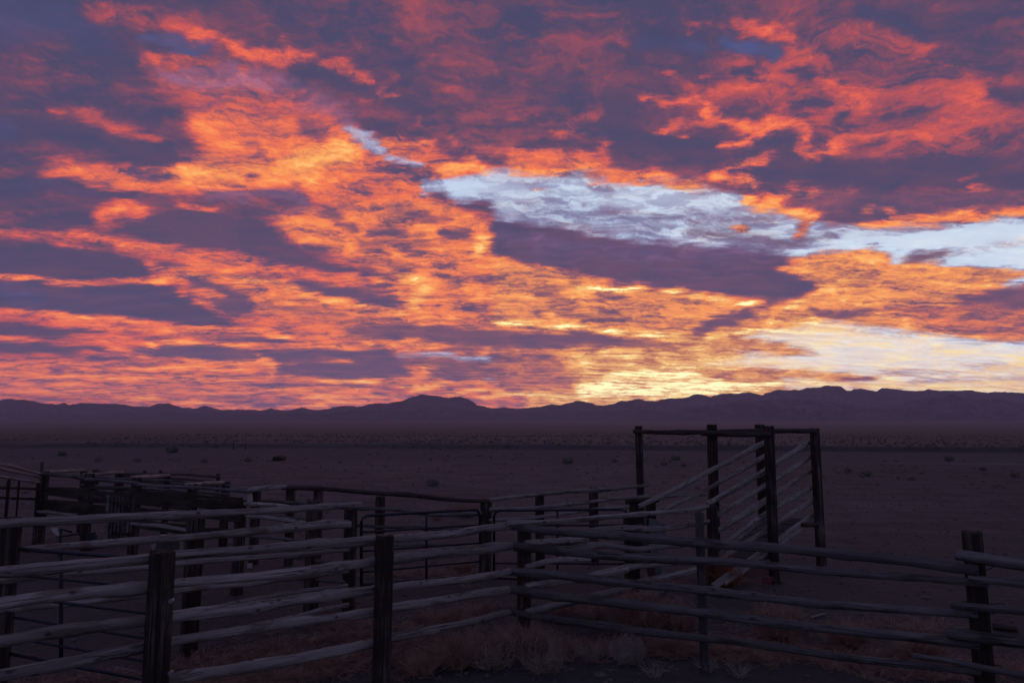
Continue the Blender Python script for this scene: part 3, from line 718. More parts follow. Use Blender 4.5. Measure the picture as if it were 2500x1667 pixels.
RIDGE = [(-900, 985), (-600, 960), (-400, 972), (-200, 965), (0, 977), (19, 974), (48, 975), (58, 976), (75, 979), (90, 981), (110, 985), (135, 987), (155, 983), (170, 988), (195, 985), (220, 982), (240, 984), (265, 985),
 (300, 988), (320, 990), (340, 993), (365, 991), (385, 985), (410, 984), (425, 990), (445, 994), (470, 997), (485, 994), (500, 991), (520, 996), (540, 999), (560, 999), (583, 998), (600, 1002), (625, 1001),
 (650, 999), (665, 997), (690, 1000), (715, 1000), (738, 996), (755, 999), (770, 1000), (800, 998), (830, 993), (855, 991), (870, 994), (890, 989), (900, 986), (915, 985), (945, 984), (965, 981), (985, 977),
 (1005, 970), (1020, 965), (1030, 962), (1045, 964), (1065, 965), (1080, 969), (1095, 971), (1110, 969), (1122, 968), (1140, 972), (1155, 981), (1165, 990), (1180, 991), (1200, 996), (1215, 995), (1230, 993),
 (1250, 996), (1290, 997), (1310, 993), (1335, 989), (1350, 987), (1370, 989), (1390, 983), (1407, 978), (1425, 981), (1445, 985), (1455, 989), (1475, 989), (1500, 984), (1515, 978), (1525, 980), (1540, 976),
 (1550, 974), (1565, 976), (1580, 979), (1600, 979), (1615, 975), (1635, 971), (1665, 972), (1690, 965), (1704, 962), (1720, 966), (1735, 969), (1760, 960), (1780, 959), (1800, 960), (1825, 956), (1845, 960),
 (1860, 964), (1875, 957), (1900, 951), (1930, 953), (1950, 952), (1965, 947), (1995, 945), (2015, 942), (2040, 941), (2055, 944), (2067, 954), (2080, 952), (2085, 948), (2115, 949), (2140, 954), (2152, 948),
 (2190, 950), (2220, 954), (2250, 953), (2267, 949), (2290, 954), (2320, 954), (2370, 953), (2410, 959), (2440, 957), (2500, 959), (2700, 950), (3000, 962), (3300, 975), (3500, 1000)]
RIDGE2 = [(1500, 1024), (1650, 1000), (1750, 985), (1880, 975), (1960, 975), (2020, 981), (2080, 988), (2120, 994), (2180, 990), (2220, 980), (2250, 974), (2285, 968), (2300, 970), (2318, 962), (2330, 962),
 (2345, 970), (2380, 975), (2430, 974), (2470, 981), (2500, 986), (2700, 975), (2900, 968), (3200, 990), (3500, 1015)]
RIDGE3 = [(-900, 1000), (-500, 1005), (0, 1004), (200, 1008), (420, 1006), (620, 1011), (780, 1009), (870, 1003), (960, 1004), (1040, 996), (1130, 1003), (1230, 1008), (1380, 1005), (1480, 1003), (1600, 998), (1700, 1008), (1800, 1023)]

def build_range(name, ridge, Yr, Yfoot, Yback, nx, ny, seed, gully, jag):
    xs = np.array([p[0] for p in ridge], float); ys = np.array([p[1] for p in ridge], float)
    px = np.linspace(xs[0], xs[-1], nx)
    py = np.interp(px, xs, ys)
    py = py + (vnoise(px * 0.05, px * 0, seed, 4) - 0.5) * jag
    # ray slopes in photo pixels -> X per metre of depth and height above the eye per metre of depth
    a = (px - 1250) / FPX; b = (833.5 - py) / FPX
    fy = _F.y + b * _U.y; fz = _F.z + b * _U.z
    kx = a / fy; kz = fz / fy
    H = np.maximum(kz * Yr + CAM_H, 2.0)
    V = []
    t_front = np.linspace(0, 1, ny)
    for t in t_front:
        Y = Yfoot + (Yr - Yfoot) * t + (vnoise(px * 0.006, px * 0, seed + 3, 3) - 0.5) * 2500 * (1 - t)
        X = kx * Y
        prof = t ** 1.9 * 0.75 + 0.25 * np.clip((t - 0.35) / 0.65, 0, 1) ** 1.2
        g1 = np.abs(vnoise(px * 0.022 + 3 * t, np.full(nx, t * 1.6), seed + 11, 4) - 0.5) * 2
        g2 = np.abs(vnoise(px * 0.075 + 5 * t, np.full(nx, t * 4.0), seed + 17, 3) - 0.5) * 2
        n = (g1 * 0.7 + g2 * 0.45) - 0.42
        w = np.clip(t * 1.6, 0, 1) * np.clip((1 - t) * 6, 0, 1) * (0.25 + 0.75 * (1 - t))
        z = H * prof + gully * H * n * w * 0.8
        z = np.minimum(z, H * (0.04 + 0.96 * t))
        V.append(np.stack([X, Y, z - 70 * (1 - t) ** 1.5], -1))
    for t in (0.15, 0.35, 0.6, 1.0):
        Y = Yr + (Yback - Yr) * t; V.append(np.stack([kx * Y, np.full(nx, Y), H * (1 - t) - 70 * t], -1))
    nyy = len(V); V = np.concatenate(V)
    i, j = np.meshgrid(np.arange(nyy - 1), np.arange(nx - 1), indexing='ij')
    F = np.stack([i * nx + j, i * nx + j + 1, (i + 1) * nx + j + 1, (i + 1) * nx + j], -1).reshape(-1, 4)
    link(name, mesh_from(name, V, F), M['mountain'], kind='structure')
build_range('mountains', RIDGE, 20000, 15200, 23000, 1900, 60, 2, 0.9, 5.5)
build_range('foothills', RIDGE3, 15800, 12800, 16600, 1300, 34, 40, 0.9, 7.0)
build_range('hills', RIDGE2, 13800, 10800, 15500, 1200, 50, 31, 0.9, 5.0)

def build_haze():
    me = bpy.data.meshes.new('haze'); bm = bmesh.new()
    bmesh.ops.create_cube(bm, size=1.0)
    x0, x1, y0, y1, z0, z1 = -31000, 31000, -31000, 31000, -75, 1120
    for v in bm.verts:
        v.co = (x1 if v.co.x > 0 else x0, y1 if v.co.y > 0 else y0, z1 if v.co.z > 0 else z0)
    bm.to_mesh(me); bm.free()
    m = bpy.data.materials.new('desert_air'); m.use_nodes = True
    t = m.node_tree; t.nodes.clear(); N = NT(t)
    v = N.n('ShaderNodeVolumePrincipled'); o = N.n('ShaderNodeOutputMaterial')
    v.inputs['Color'].default_value = (0.80, 0.76, 0.96, 1)
    v.inputs['Density'].default_value = HAZE
    v.inputs['Anisotropy'].default_value = 0.25
    N.link(v.outputs[0], o.inputs['Volume'])
    m.cycles.homogeneous_volume = True
    link('haze', me, m, kind='stuff', label='thin mauve air over the desert, thickening towards the far mountains', category='haze')
build_haze()
# ------------------------------------------------------------------ building blocks for the corral
rng = random.Random(11)

def thing(name, label, cat, loc, group=None):
    o = bpy.data.objects.new(name, None); COL.objects.link(o)
    o.location = loc; o.empty_display_size = 0.3
    o['label'] = label; o['category'] = cat
    if group: o['group'] = group
    return o

def place(o, parent, mat_world):
    o.parent = parent
    loc = Matrix.Translation(-parent.location) if parent is not None else Matrix.Identity(4)
    # parents here are unrotated empties, so a shift is enough
    o.matrix_local = loc @ mat_world

class Line:
    """vertical plane of a fence through two ground points, each given as (photo x, depth)"""
    def __init__(self, p, q):
        self.p = self.xy(p); self.q = self.xy(q)
        d = (self.q - self.p).normalized(); n = Vector((-d.y, d.x))
        if n.y < 0: n = -n
        self.d = d; self.nrm = n          # normal points away from the camera
        self.yaw = math.atan2(d.y, d.x)
    @staticmethod
    def xy(p):
        w = at(p[0], 1300, p[1]); return Vector((w.x, w.y))
    def hit(self, px, py, off=0.0):
        r = ray(px, py); o = self.p + self.nrm * off
        # (t*r.x, t*r.y) on the line
        den = r.x * self.nrm.x + r.y * self.nrm.y
        t = (o.x * self.nrm.x + o.y * self.nrm.y) / den
        return Vector((0, 0, CAM_H)) + r * t

def tube_mesh(name, pts, radii, nseg=14, rough=0.0, seed=0, facets=None):
    """log or pipe along points in local space, local X runs from first to last"""
    P = [Vector(p) for p in pts]
    n = len(P); V = []; F = []
    for i, p in enumerate(P):
        t = (P[min(i + 1, n - 1)] - P[max(i - 1, 0)]).normalized()
        up = Vector((0, 0, 1)) if abs(t.z) < 0.9 else Vector((0, 1, 0))
        s = t.cross(up).normalized(); u = s.cross(t).normalized()
        for k in range(nseg):
            a = 2 * math.pi * k / nseg
            r = radii[i]
            if rough:
                r *= 1 + rough * (mnoise.noise(Vector((math.cos(a) * 1.3 + seed * 3.1, math.sin(a) * 1.3, i * 0.22))) + 0.6 * mnoise.noise(Vector((math.cos(a) * 3 + seed, math.sin(a) * 3, i * 0.6))))
            V.append(p + s * (math.cos(a) * r) + u * (math.sin(a) * r))
    for i in range(n - 1):
        for k in range(nseg):
            k2 = (k + 1) % nseg
            F.append((i * nseg + k, i * nseg + k2, (i + 1) * nseg + k2, (i + 1) * nseg + k))
    me = bpy.data.meshes.new(name)
    e0 = tuple(range(nseg))[::-1]; e1 = tuple(range((n - 1) * nseg, n * nseg))
    me.from_pydata([tuple(v) for v in V], [], F + [e0, e1]); me.update()
    sm = [True] * len(F) + [False, False]
    me.polygons.foreach_set('use_smooth', sm)
    return me

def smooth_path(pts, step):
    """Catmull-Rom through the points"""
    P = [Vector(p) for p in pts]
    if len(P) == 2:
        n = max(3, int((P[1] - P[0]).length / step))
        return [P[0].lerp(P[1], i / n) for i in range(n + 1)]
    out = []
    for i in range(len(P) - 1):
        p0 = P[i - 1] if i else P[0] * 2 - P[1]
        p3 = P[i + 2] if i + 2 < len(P) else P[-1] * 2 - P[-2]
        p1, p2 = P[i], P[i + 1]
        n = max(2, int((p2 - p1).length / step))
        for k in range(n):
            t = k / n
            out.append(0.5 * ((2 * p1) + (p2 - p0) * t + (2 * p0 - 5 * p1 + 4 * p2 - p3) * t * t + (3 * p1 - p0 - 3 * p2 + p3) * t ** 3))
    out.append(P[-1])
    return out

_seed = [0]
def log(parent, pts, r0, r1, mat, name='rail', wobble=0.016, step=0.09, nseg=16, rough=0.22, label=None):
    """weathered round pole through world points"""
    _seed[0] += 1; sd = _seed[0]
    P = smooth_path(pts, step)
    o = P[0]; ax = (P[-1] - P[0]); L = ax.length; ax = ax.normalized()
    up = Vector((0, 0, 1)) if abs(ax.z) < 0.9 else Vector((0, 1, 0))
    yv = up.cross(ax).normalized(); zv = ax.cross(yv)
    Mx = Matrix((ax, yv, zv)).transposed().to_4x4(); Mx.translation = o
    inv = Mx.inverted()
    n = len(P); loc = []; rad = []
    for i, p in enumerate(P):
        q = inv @ p; s = i * step
        w = Vector((0, mnoise.noise(Vector((s * 0.9, sd * 7.7, 0))), mnoise.noise(Vector((s * 0.9, sd * 3.3, 5))))) * wobble
        loc.append(q + w)
        t = i / (n - 1)
        r = r0 * (1 - t) + r1 * t
        r *= 1 + 0.16 * mnoise.noise(Vector((s * 1.4, sd * 1.7, 2)))
        kn = mnoise.noise(Vector((s * 3.1, sd * 2.3, 8)))
        if kn > 0.2: r *= 1 + (kn - 0.2) * 0.6
        rad.append(r)
    # slightly rounded ends
    a = loc[0] - (loc[1] - loc[0]).normalized() * 0.012; b = loc[-1] + (loc[-1] - loc[-2]).normalized() * 0.012
    loc = [a] + loc + [b]; rad = [rad[0] * 0.86] + rad + [rad[-1] * 0.86]
    me = tube_mesh(name, loc, rad, nseg, rough, sd)
    ob = link(name, me, mat, label=label)
    place(ob, parent, Mx)
    return ob

def rail(parent, line, pts, t0, t1=None, off=0.1, mat=None, ext=(0, 0), label=None, **kw):
    """pole given by photo points on a fence plane; t0/t1 thickness in photo pixels"""
    t1 = t1 or t0
    W = [line.hit(x, y, off) for x, y in pts]
    r0 = t0 / 2 * W[0].y / FPX * 1.08; r1 = t1 / 2 * W[-1].y / FPX * 1.08
    far = W[0].y > 11
    return log(parent, W, r0, r1, mat or M['rail'], nseg=12 if far else 18, step=0.16 if far else 0.08, label=label, **kw)

def post(parent, px, w, top, Z, yaw, mat=None, name='post', tall=None, depth=0.35, sq=True, lean=(0, 0), label=None):
    """squared sleeper-like post, splintered and checked"""
    _seed[0] += 1; sd = _seed[0]
    tp = at(px, top, Z)
    s = w * Z / FPX
    ya = yaw
    ap = abs(math.cos(ya - math.atan2(tp.x, tp.y) * -1)) + abs(math.sin(ya - math.atan2(tp.x, tp.y) * -1))
    s = s / max(ap, 1.0) if sq else s
    hz = tp.z; g = float(ground_h(tp.x, tp.y)) - depth
    nlev = 26; nr = 48 if Z < 11 else 28
    V = []; F = []
    hh = hz - g
    for i in range(nlev + 1):
        t = i / nlev; z = g + hh * t
        for k in range(nr):
            a = 2 * math.pi * k / nr
            c, sn = math.cos(a), math.sin(a)
            e = 9.0 if sq else 2.0
            r = (abs(c) ** e + abs(sn) ** e) ** (-1 / e) * s / 2
            gr = mnoise.noise(Vector((c * 4.2 + sd * 5.1, sn * 4.2, t * 0.9)))
            g2 = mnoise.noise(Vector((c * 11 + sd * 2.1, sn * 11, t * 1.6)))
            r *= 1 + 0.045 * gr - 0.13 * max(0, g2 - 0.18)
            r *= 1 + 0.02 * mnoise.noise(Vector((sd, 3, t * 5)))
            zz = z
            if i == nlev: zz += 0.022 * mnoise.noise(Vector((c * 3 + sd, sn * 3, 1))) - 0.01; r *= 0.975
            V.append((c * r, sn * r, zz))
    for i in range(nlev):
        for k in range(nr):
            k2 = (k + 1) % nr
            F.append((i * nr + k, i * nr + k2, (i + 1) * nr + k2, (i + 1) * nr + k))
    base = nlev * nr
    V.append((0, 0, hz - 0.008)); ci = len(V) - 1
    me = bpy.data.meshes.new(name)
    caps = [(base + k, base + (k + 1) % nr, ci) for k in range(nr)]
    me.from_pydata(V, [], F + caps); me.update()
    me.polygons.foreach_set('use_smooth', [True] * len(F) + [False] * len(caps))
    me.set_sharp_from_angle(angle=R(50))
    ob = link(name, me, mat or M['post'], label=label)
    # pivot about the foot for the lean
    Mx = Matrix.Translation((tp.x, tp.y, 0)) @ Matrix.Rotation(lean[0] + rng.uniform(-.006, .006), 4, 'Y') @ Matrix.Rotation(lean[1], 4, 'X') @ Matrix.Rotation(ya, 4, 'Z')
    place(ob, parent, Mx)
    return ob

def board(parent, line, ends, thick=0.035, off=0.0, mat=None, name='plank', label=None):
    """sawn board; ends = ((x, ytop, ybottom), (x, ytop, ybottom)) in photo pixels"""
    _seed[0] += 1; sd = _seed[0]
    (x0, a0, b0), (x1, a1, b1) = ends
    T0, B0, T1, B1 = line.hit(x0, a0, off), line.hit(x0, b0, off), line.hit(x1, a1, off), line.hit(x1, b1, off)
    c0 = (T0 + B0) / 2; c1 = (T1 + B1) / 2
    ax = (c1 - c0); L = ax.length; ax = ax.normalized()
    yv = Vector((0, 0, 1)).cross(ax).normalized(); zv = ax.cross(yv)
    Mx = Matrix((ax, yv, zv)).transposed().to_4x4(); Mx.translation = c0
    h0 = (T0 - B0).length / 2; h1 = (T1 - B1).length / 2
    n = max(4, int(L / 0.12)); V = []; F = []
    for i in range(n + 1):
        t = i / n; x = L * t; h = h0 * (1 - t) + h1 * t
        j = 0.012 * mnoise.noise(Vector((x * 3, sd * 3.3, 0))); j2 = 0.012 * mnoise.noise(Vector((x * 3, sd * 4.3, 6)))
        bow = 0.01 * mnoise.noise(Vector((x * 0.8, sd * 1.3, 3)))
        c = thick * 0.2
        for y, z in ((-thick / 2, -h + j2 + c), (-thick / 2 + c, -h + j2), (thick / 2 - c, -h + j2), (thick / 2, -h + j2 + c), (thick / 2, h + j - c), (thick / 2 - c, h + j), (-thick / 2 + c, h + j), (-thick / 2, h + j - c)):
            V.append((x + 0.01 * mnoise.noise(Vector((z * 40, sd, 2))) * (1 if i in (0, n) else 0), y + bow, z))
    for i in range(n):
        for k in range(8):
            k2 = (k + 1) % 8
            F.append((i * 8 + k, (i + 1) * 8 + k, (i + 1) * 8 + k2, i * 8 + k2))
    F.append(tuple(range(8))); F.append(tuple(range(n * 8, n * 8 + 8))[::-1])
    me = bpy.data.meshes.new(name); me.from_pydata(V, [], F); me.update()
    ob = link(name, me, mat or M['plank'], label=label)
    place(ob, parent, Mx)
    return ob

def pipe(parent, pts, r, mat=None, name='bar', step=0.25, seg=10, straight=False):
    P = [Vector(p) for p in pts] if straight else smooth_path(pts, step)
    o = P[0]
    me = tube_mesh(name, [p - o for p in P], [r] * len(P), seg)
    ob = link(name, me, mat or M['pipe'])
    place(ob, parent, Matrix.Translation(o))
    return ob

def wire_tie(parent, c, yaw, r, tilt=0.5, h=0.06):
    """loop of fence wire round a post and rail"""
    pts = []
    for k in range(29):
        a = 2 * math.pi * k / 28
        v = Vector((math.cos(a) * r * 1.15, math.sin(a) * r, math.sin(a + 0.6) * h * tilt + 0.5 * h * math.cos(2 * a)))
        v.rotate(Matrix.Rotation(yaw, 3, 'Z')); pts.append(c + v)
    return pipe(parent, pts, 0.004, M['wire'], 'wire_tie', straight=True, seg=5)
# ------------------------------------------------------------------ the corral
L1 = Line((397, 5.7), (1278, 9.5))            # near side of the alley
L1b = Line((1278, 9.5), (1988, 12.85))        # alley side running on to the loading chute
L2 = Line((1278, 9.5), (2388, 6.2))           # fence leaving the corner towards the right edge
L3 = Line((22, 6.8), (858, 10.0))             # far side of the alley
LN = Line((600, 13.4), (1186, 12.4))          # yard fence behind the gates
LN2 = Line((1186, 12.4), (1562, 14.0))
LG = Line((110, 15.6), (587, 11.2))           # planked fence at the left
LGb = Line((205, 17.2), (551, 14.4))
LM = Line((587, 11.2), (770, 9.9))
LW = Line((-60, 13.0), (104, 15.6))
LF = Line((228, 25.0), (532, 22.0))
LC2 = Line((1562, 14.0), (1856, 13.9))        # far wall of the chute
RD, RB = M['rail_dark'], M['rail_brown']

# --- near alley fence
f1 = thing('pole_fence', 'pale pole fence nearest the camera, from the lower left to the middle corner post', 'fence', L1.hit(938, 1643), 'pole fences of the corral')
pA = post(f1, 397, 60, 1342, 5.7, L1.yaw - R(12), label='thick cracked nearest post with two metal bolts')
post(f1, 938, 47, 1305, 7.42, L1.yaw - R(12), lean=(0.004, 0))
post(f1, 1279, 36, 1276, 9.5, L1.yaw - R(30))
for (px, py) in ((417, 1467), (415, 1642)):
    c = at(px, py, 5.7 - 0.118)
    pipe(f1, [c + Vector((0, 0.03, 0)), c + Vector((0, -0.006, 0))], 0.017, M['bolt'], 'bolt', straight=True, seg=14)
for pts, t0, t1 in (([(-90, 1407), (0, 1396), (190, 1378), (395, 1361)], 25, 23), ([(-90, 1482), (0, 1473), (180, 1451), (395, 1431)], 30, 26),
                    ([(-90, 1578), (0, 1565), (170, 1537), (300, 1521), (395, 1511)], 26, 24), ([(-90, 1668), (0, 1650), (170, 1620), (290, 1592), (395, 1572)], 27, 24),
                    ([(-90, 1760), (150, 1712), (395, 1664)], 27, 24)):
    rail(f1, L1, pts, t0, t1, 0.13)
for pts, t0, t1 in (([(380, 1357), (450, 1351), (600, 1342), (760, 1331), (950, 1315)], 18, 21), ([(380, 1430), (450, 1421), (620, 1408), (780, 1389), (950, 1366)], 19, 21),
                    ([(380, 1514), (450, 1502), (600, 1484), (760, 1460), (950, 1434)], 26, 21), ([(380, 1574), (450, 1560), (640, 1531), (800, 1508), (950, 1488)], 20, 17),
                    ([(380, 1668), (450, 1652), (640, 1622), (780, 1596), (950, 1560)], 25, 21)):
    rail(f1, L1, pts, t0, t1, 0.12)
for pts, t0, t1 in (([(925, 1318), (1000, 1312), (1100, 1304), (1180, 1292), (1243, 1285)], 19, 16), ([(925, 1368), (985, 1360), (1050, 1352), (1150, 1344), (1245, 1332)], 23, 19),
                    ([(925, 1437), (1000, 1430), (1130, 1414), (1243, 1394)], 18, 13), ([(925, 1488), (985, 1478), (1120, 1458), (1241, 1439)], 20, 16),
                    ([(925, 1564), (985, 1551), (1120, 1524), (1241, 1494)], 20, 12)):
    rail(f1, L1, pts, t0, t1, 0.05)

# --- alley side from the corner to the chute, square posts
f1b = thing('pole_fence', 'pale pole fence from the middle corner back to the tall loading chute, five poles high', 'fence', L1b.hit(1537, 1460), 'pole fences of the corral')
post(f1b, 1538, 34, 1256, 10.75, L1b.yaw - R(15))
post(f1b, 1738, 29, 1231, 11.6, L1b.yaw - R(15))
for pts, t0, t1 in (([(1240, 1278), (1330, 1276), (1420, 1268), (1520, 1258), (1608, 1251), (1680, 1246), (1728, 1235)], 13, 8),
                    ([(1285, 1327), (1350, 1322), (1430, 1318)], 15, 12), ([(1436, 1296), (1520, 1288), (1620, 1291), (1728, 1272)], 14, 11),
                    ([(1285, 1384), (1340, 1370), (1400, 1366), (1438, 1364)], 13, 13), ([(1400, 1338), (1470, 1331), (1556, 1342), (1606, 1334), (1668, 1331)], 15, 10),
                    ([(1285, 1431), (1350, 1424), (1420, 1412), (1530, 1390)], 15, 13), ([(1420, 1410), (1530, 1386), (1600, 1378), (1650, 1372)], 14, 11),
                    ([(1285, 1492), (1350, 1479), (1420, 1462), (1530, 1436)], 15, 14), ([(1520, 1434), (1580, 1418), (1650, 1402), (1700, 1388)], 15, 13)):
    rail(f1b, L1b, pts, t0, t1, -0.13 if pts[0][0] < 1290 else -0.1)

# --- fence to the right, older grey split poles wired to the posts
f2 = thing('pole_fence', 'dark grey pole fence from the middle corner to the right edge, wired to its posts', 'fence', L2.hit(1706, 1613), 'pole fences of the corral')
post(f2, 1708, 22, 1249, 7.85, L2.yaw, mat=M['post_grey'], lean=(-0.004, 0))
post(f2, 2378, 43, 1295, 6.25, L2.yaw + R(8), mat=M['post'], lean=(-0.008, 0))
post(f2, 2960, 44, 1380, 5.0, L2.yaw, mat=M['post'])
for pts, t0, t1 in (([(1243, 1284), (1300, 1291), (1350, 1297), (1530, 1311), (1700, 1322), (1850, 1334), (2000, 1347), (2200, 1368), (2385, 1391)], 17, 23),
                    ([(1258, 1334), (1350, 1344), (1440, 1351), (1540, 1358), (1700, 1368), (1850, 1378), (2000, 1392), (2200, 1408), (2410, 1421)], 20, 15),
                    ([(1243, 1392), (1350, 1403), (1540, 1422), (1700, 1436), (1850, 1456), (2000, 1474), (2200, 1486), (2383, 1498)], 19, 16),
                    ([(1243, 1437), (1350, 1454), (1540, 1475), (1700, 1492), (1850, 1512), (2000, 1533), (2200, 1552), (2388, 1573)], 19, 20),
                    ([(1243, 1494), (1350, 1511), (1540, 1535), (1700, 1556), (1850, 1572), (2000, 1594), (2200, 1620), (2392, 1642)], 14, 16)):
    rail(f2, L2, pts, t0, t1, -0.11, RD, rough=0.2)
for pts, t0, t1 in (([(2335, 1354), (2420, 1367), (2500, 1379), (2700, 1405), (3000, 1440)], 24, 28), ([(2368, 1412), (2500, 1427), (2700, 1452), (3000, 1490)], 16, 26),
                    ([(2325, 1477), (2420, 1483), (2500, 1489), (2700, 1505), (3000, 1540)], 15, 18), ([(2315, 1546), (2400, 1556), (2500, 1566), (2700, 1590), (3000, 1630)], 23, 24),
                    ([(2232, 1600), (2330, 1614), (2420, 1632), (2500, 1648), (2700, 1680), (3000, 1730)], 10, 22)):
    rail(f2, L2, pts, t0, t1, -0.20, RD, rough=0.2)
for (px, py) in ((2388, 1375), (2400, 1480), (2398, 1556), (2394, 1630)):
    wire_tie(f2, L2.hit(px, py, -0.02), L2.yaw, 0.135, 0.5, 0.05)
wire_tie(f2, L2.hit(1702, 1322, -0.06), L2.yaw, 0.09, 0.5, 0.06)

# --- far side of the alley
f3 = thing('pole_fence', 'second pole fence, just behind the nearest, ending at a post beside the middle gate', 'fence', L3.hit(475, 1560), 'pole fences of the corral')
post(f3, 22, 50, 1262, 6.75, L3.yaw, lean=(0.01, 0))
post(f3, 477, 43, 1262, 8.45, L3.yaw - R(10))
post(f3, 767, 36, 1220, 9.75, L3.yaw - R(10))
post(f3, 857, 33, 1240, 10.1, L3.yaw - R(10))
for pts, t0, t1 in (([(-90, 1283), (0, 1278), (200, 1266), (440, 1256), (640, 1247), (760, 1240), (880, 1232)], 20, 14), ([(58, 1339), (220, 1327), (470, 1309), (650, 1294), (780, 1281), (852, 1279)], 15, 18),
                    ([(-90, 1424), (0, 1418), (200, 1398), (365, 1385), (500, 1370), (700, 1352), (850, 1340)], 13, 12), ([(-60, 1494), (0, 1490), (200, 1471), (450, 1438), (640, 1420), (848, 1392)], 14, 11),
                    ([(-60, 1566), (60, 1549), (195, 1535), (400, 1505), (600, 1468), (720, 1446), (846, 1428)], 14, 11), ([(-60, 1650), (60, 1632), (250, 1604), (560, 1540), (848, 1478)], 13, 10)):
    rail(f3, L3, pts, t0, t1, -0.13)

# --- planked fence at the left with tie poles across to a second row of posts
g1 = thing('plank_fence', 'weathered plank fence at the left with a round pole along its top', 'fence', LG.hit(334, 1355), 'plank and pole fences at the left')
for px, w, top, Z in ((110, 21, 1149, 15.6), (218, 23, 1155, 14.35), (334, 25, 1165, 13.15), (472, 26, 1181, 12.1)):
    post(g1, px, w, top, Z, LG.yaw, lean=(0.004 * (px % 3 - 1), 0))
post(g1, 587, 30, 1220, 11.2, LG.yaw)
for pts in ([(100, 1156), (165, 1162), (215, 1170)], [(212, 1169), (270, 1174), (338, 1180)], [(330, 1181), (400, 1186), (476, 1191)], [(470, 1190), (540, 1195), (612, 1201)]):
    rail(g1, LG, pts, 7.5, 8, -0.12, M['rail_dark'])
for e in (((110, 1187, 1207), (218, 1191, 1222)), ((110, 1219, 1250), (218, 1224, 1252)), ((218, 1186, 1193), (334, 1192, 1200)), ((218, 1197, 1226), (334, 1201, 1236)), ((218, 1230, 1258), (334, 1238, 1270)),
          ((334, 1197, 1206), (472, 1204, 1211)), ((334, 1204, 1231), (472, 1211, 1247)), ((334, 1238, 1262), (472, 1248, 1276)), ((334, 1268, 1290), (472, 1282, 1306)),
          ((472, 1206, 1214), (590, 1214, 1222)), ((472, 1216, 1238), (590, 1224, 1250)), ((472, 1246, 1262), (590, 1256, 1275)), ((472, 1286, 1298), (590, 1292, 1306))):
    board(g1, LG, e, 0.04, -0.09 - rng.uniform(0, .01))
rail(g1, LG, [(92, 1249), (150, 1253), (195, 1262)], 6, 6, -0.3)
rail(g1, LG, [(320, 1278), (400, 1284), (458, 1295)], 7, 9, -0.35)

g1b = thing('pole_fence', 'back row of square posts behind the plank fence, joined by short cross poles', 'fence', LGb.hit(292, 1260), 'plank and pole fences at the left')
for px, w, top, Z in ((205, 16, 1149, 17.2), (292, 22, 1153, 16.4), (408, 17, 1159, 15.6), (551, 22, 1175, 14.4)):
    post(g1b, px, w, top, Z, LGb.yaw)
for a, b in (((108, 1151, 15.6), (205, 1148, 17.2)), ((207, 1157, 14.35), (300, 1153, 16.4)), ((322, 1166, 13.15), (412, 1160, 15.6)), ((455, 1183, 12.1), (545, 1177, 14.4))):
    log(g1b, [at(*a), at(*b)], .038, .036, M['rail'], name='cross_pole', nseg=12, step=.2)
rail(g1b, LGb, [(200, 1160), (300, 1168), (410, 1172), (560, 1186)], 6, 6, -0.1, RD)
rail(g1b, LGb, [(200, 1183), (300, 1190), (410, 1196), (560, 1208)], 6, 6, -0.1, RD)

ff = thing('pole_fence', 'farthest dark pole fence behind the left pens, two thin poles on small posts', 'fence', LF.hit(380, 1240), 'plank and pole fences at the left')
for px, w, top, Z in ((234, 15, 1146, 25), (354, 8, 1148, 23.8), (392, 8, 1147, 23.5), (532, 10, 1156, 22)):
    post(ff, px, w, top, Z, LF.yaw)
for pts in ([(236, 1151), (330, 1156), (440, 1158), (536, 1165)], [(300, 1161), (400, 1167), (536, 1176)], [(236, 1170), (400, 1180), (536, 1190)]):
    rail(ff, LF, pts, 5, 5, -0.08, RB)

# --- wing fence at the left edge
w1 = thing('pole_fence', 'pole fence at the left edge, sloping down to the plank fence', 'fence', LW.hit(20, 1225), 'plank and pole fences at the left')
for px, w, top, Z in ((21, 8, 1170, 14.0), (46, 5, 1174, 14.4), (95, 11, 1178, 15.2)):
    post(w1, px, w, top, Z, LW.yaw)
post(w1, 104, 8, 1127, 15.8, LW.yaw, mat=M['post_grey'])
for pts, t0 in (([(-80, 1112), (0, 1132), (50, 1144), (102, 1157)], 7), ([(-80, 1122), (0, 1143), (100, 1165)], 7), ([(-80, 1150), (0, 1163), (95, 1178)], 7), ([(-80, 1186), (0, 1190), (104, 1194)], 6), ([(-80, 1212), (0, 1214), (100, 1218)], 6)):
    rail(w1, LW, pts, t0, 6, -0.06, M['rail'] if t0 == 7 else RB)

# --- short fence from the planked pen down to the alley
m1 = thing('pole_fence', 'short dark pole fence linking the plank fence to the second pole fence', 'fence', LM.hit(650, 1420), 'pole fences of the corral')
for pts, t0, t1 in (([(600, 1229), (680, 1234), (755, 1244)], 9, 9), ([(604, 1260), (680, 1266), (755, 1279)], 9, 10), ([(498, 1292), (590, 1304), (726, 1320), (760, 1323)], 8, 8), ([(655, 1361), (700, 1359), (770, 1368), (842, 1371)], 8, 9), ([(703, 1412), (770, 1417), (840, 1421)], 7, 8)):
    rail(m1, LM, pts, t0, t1, -0.1, RD if t0 != 9 else M['rail'])

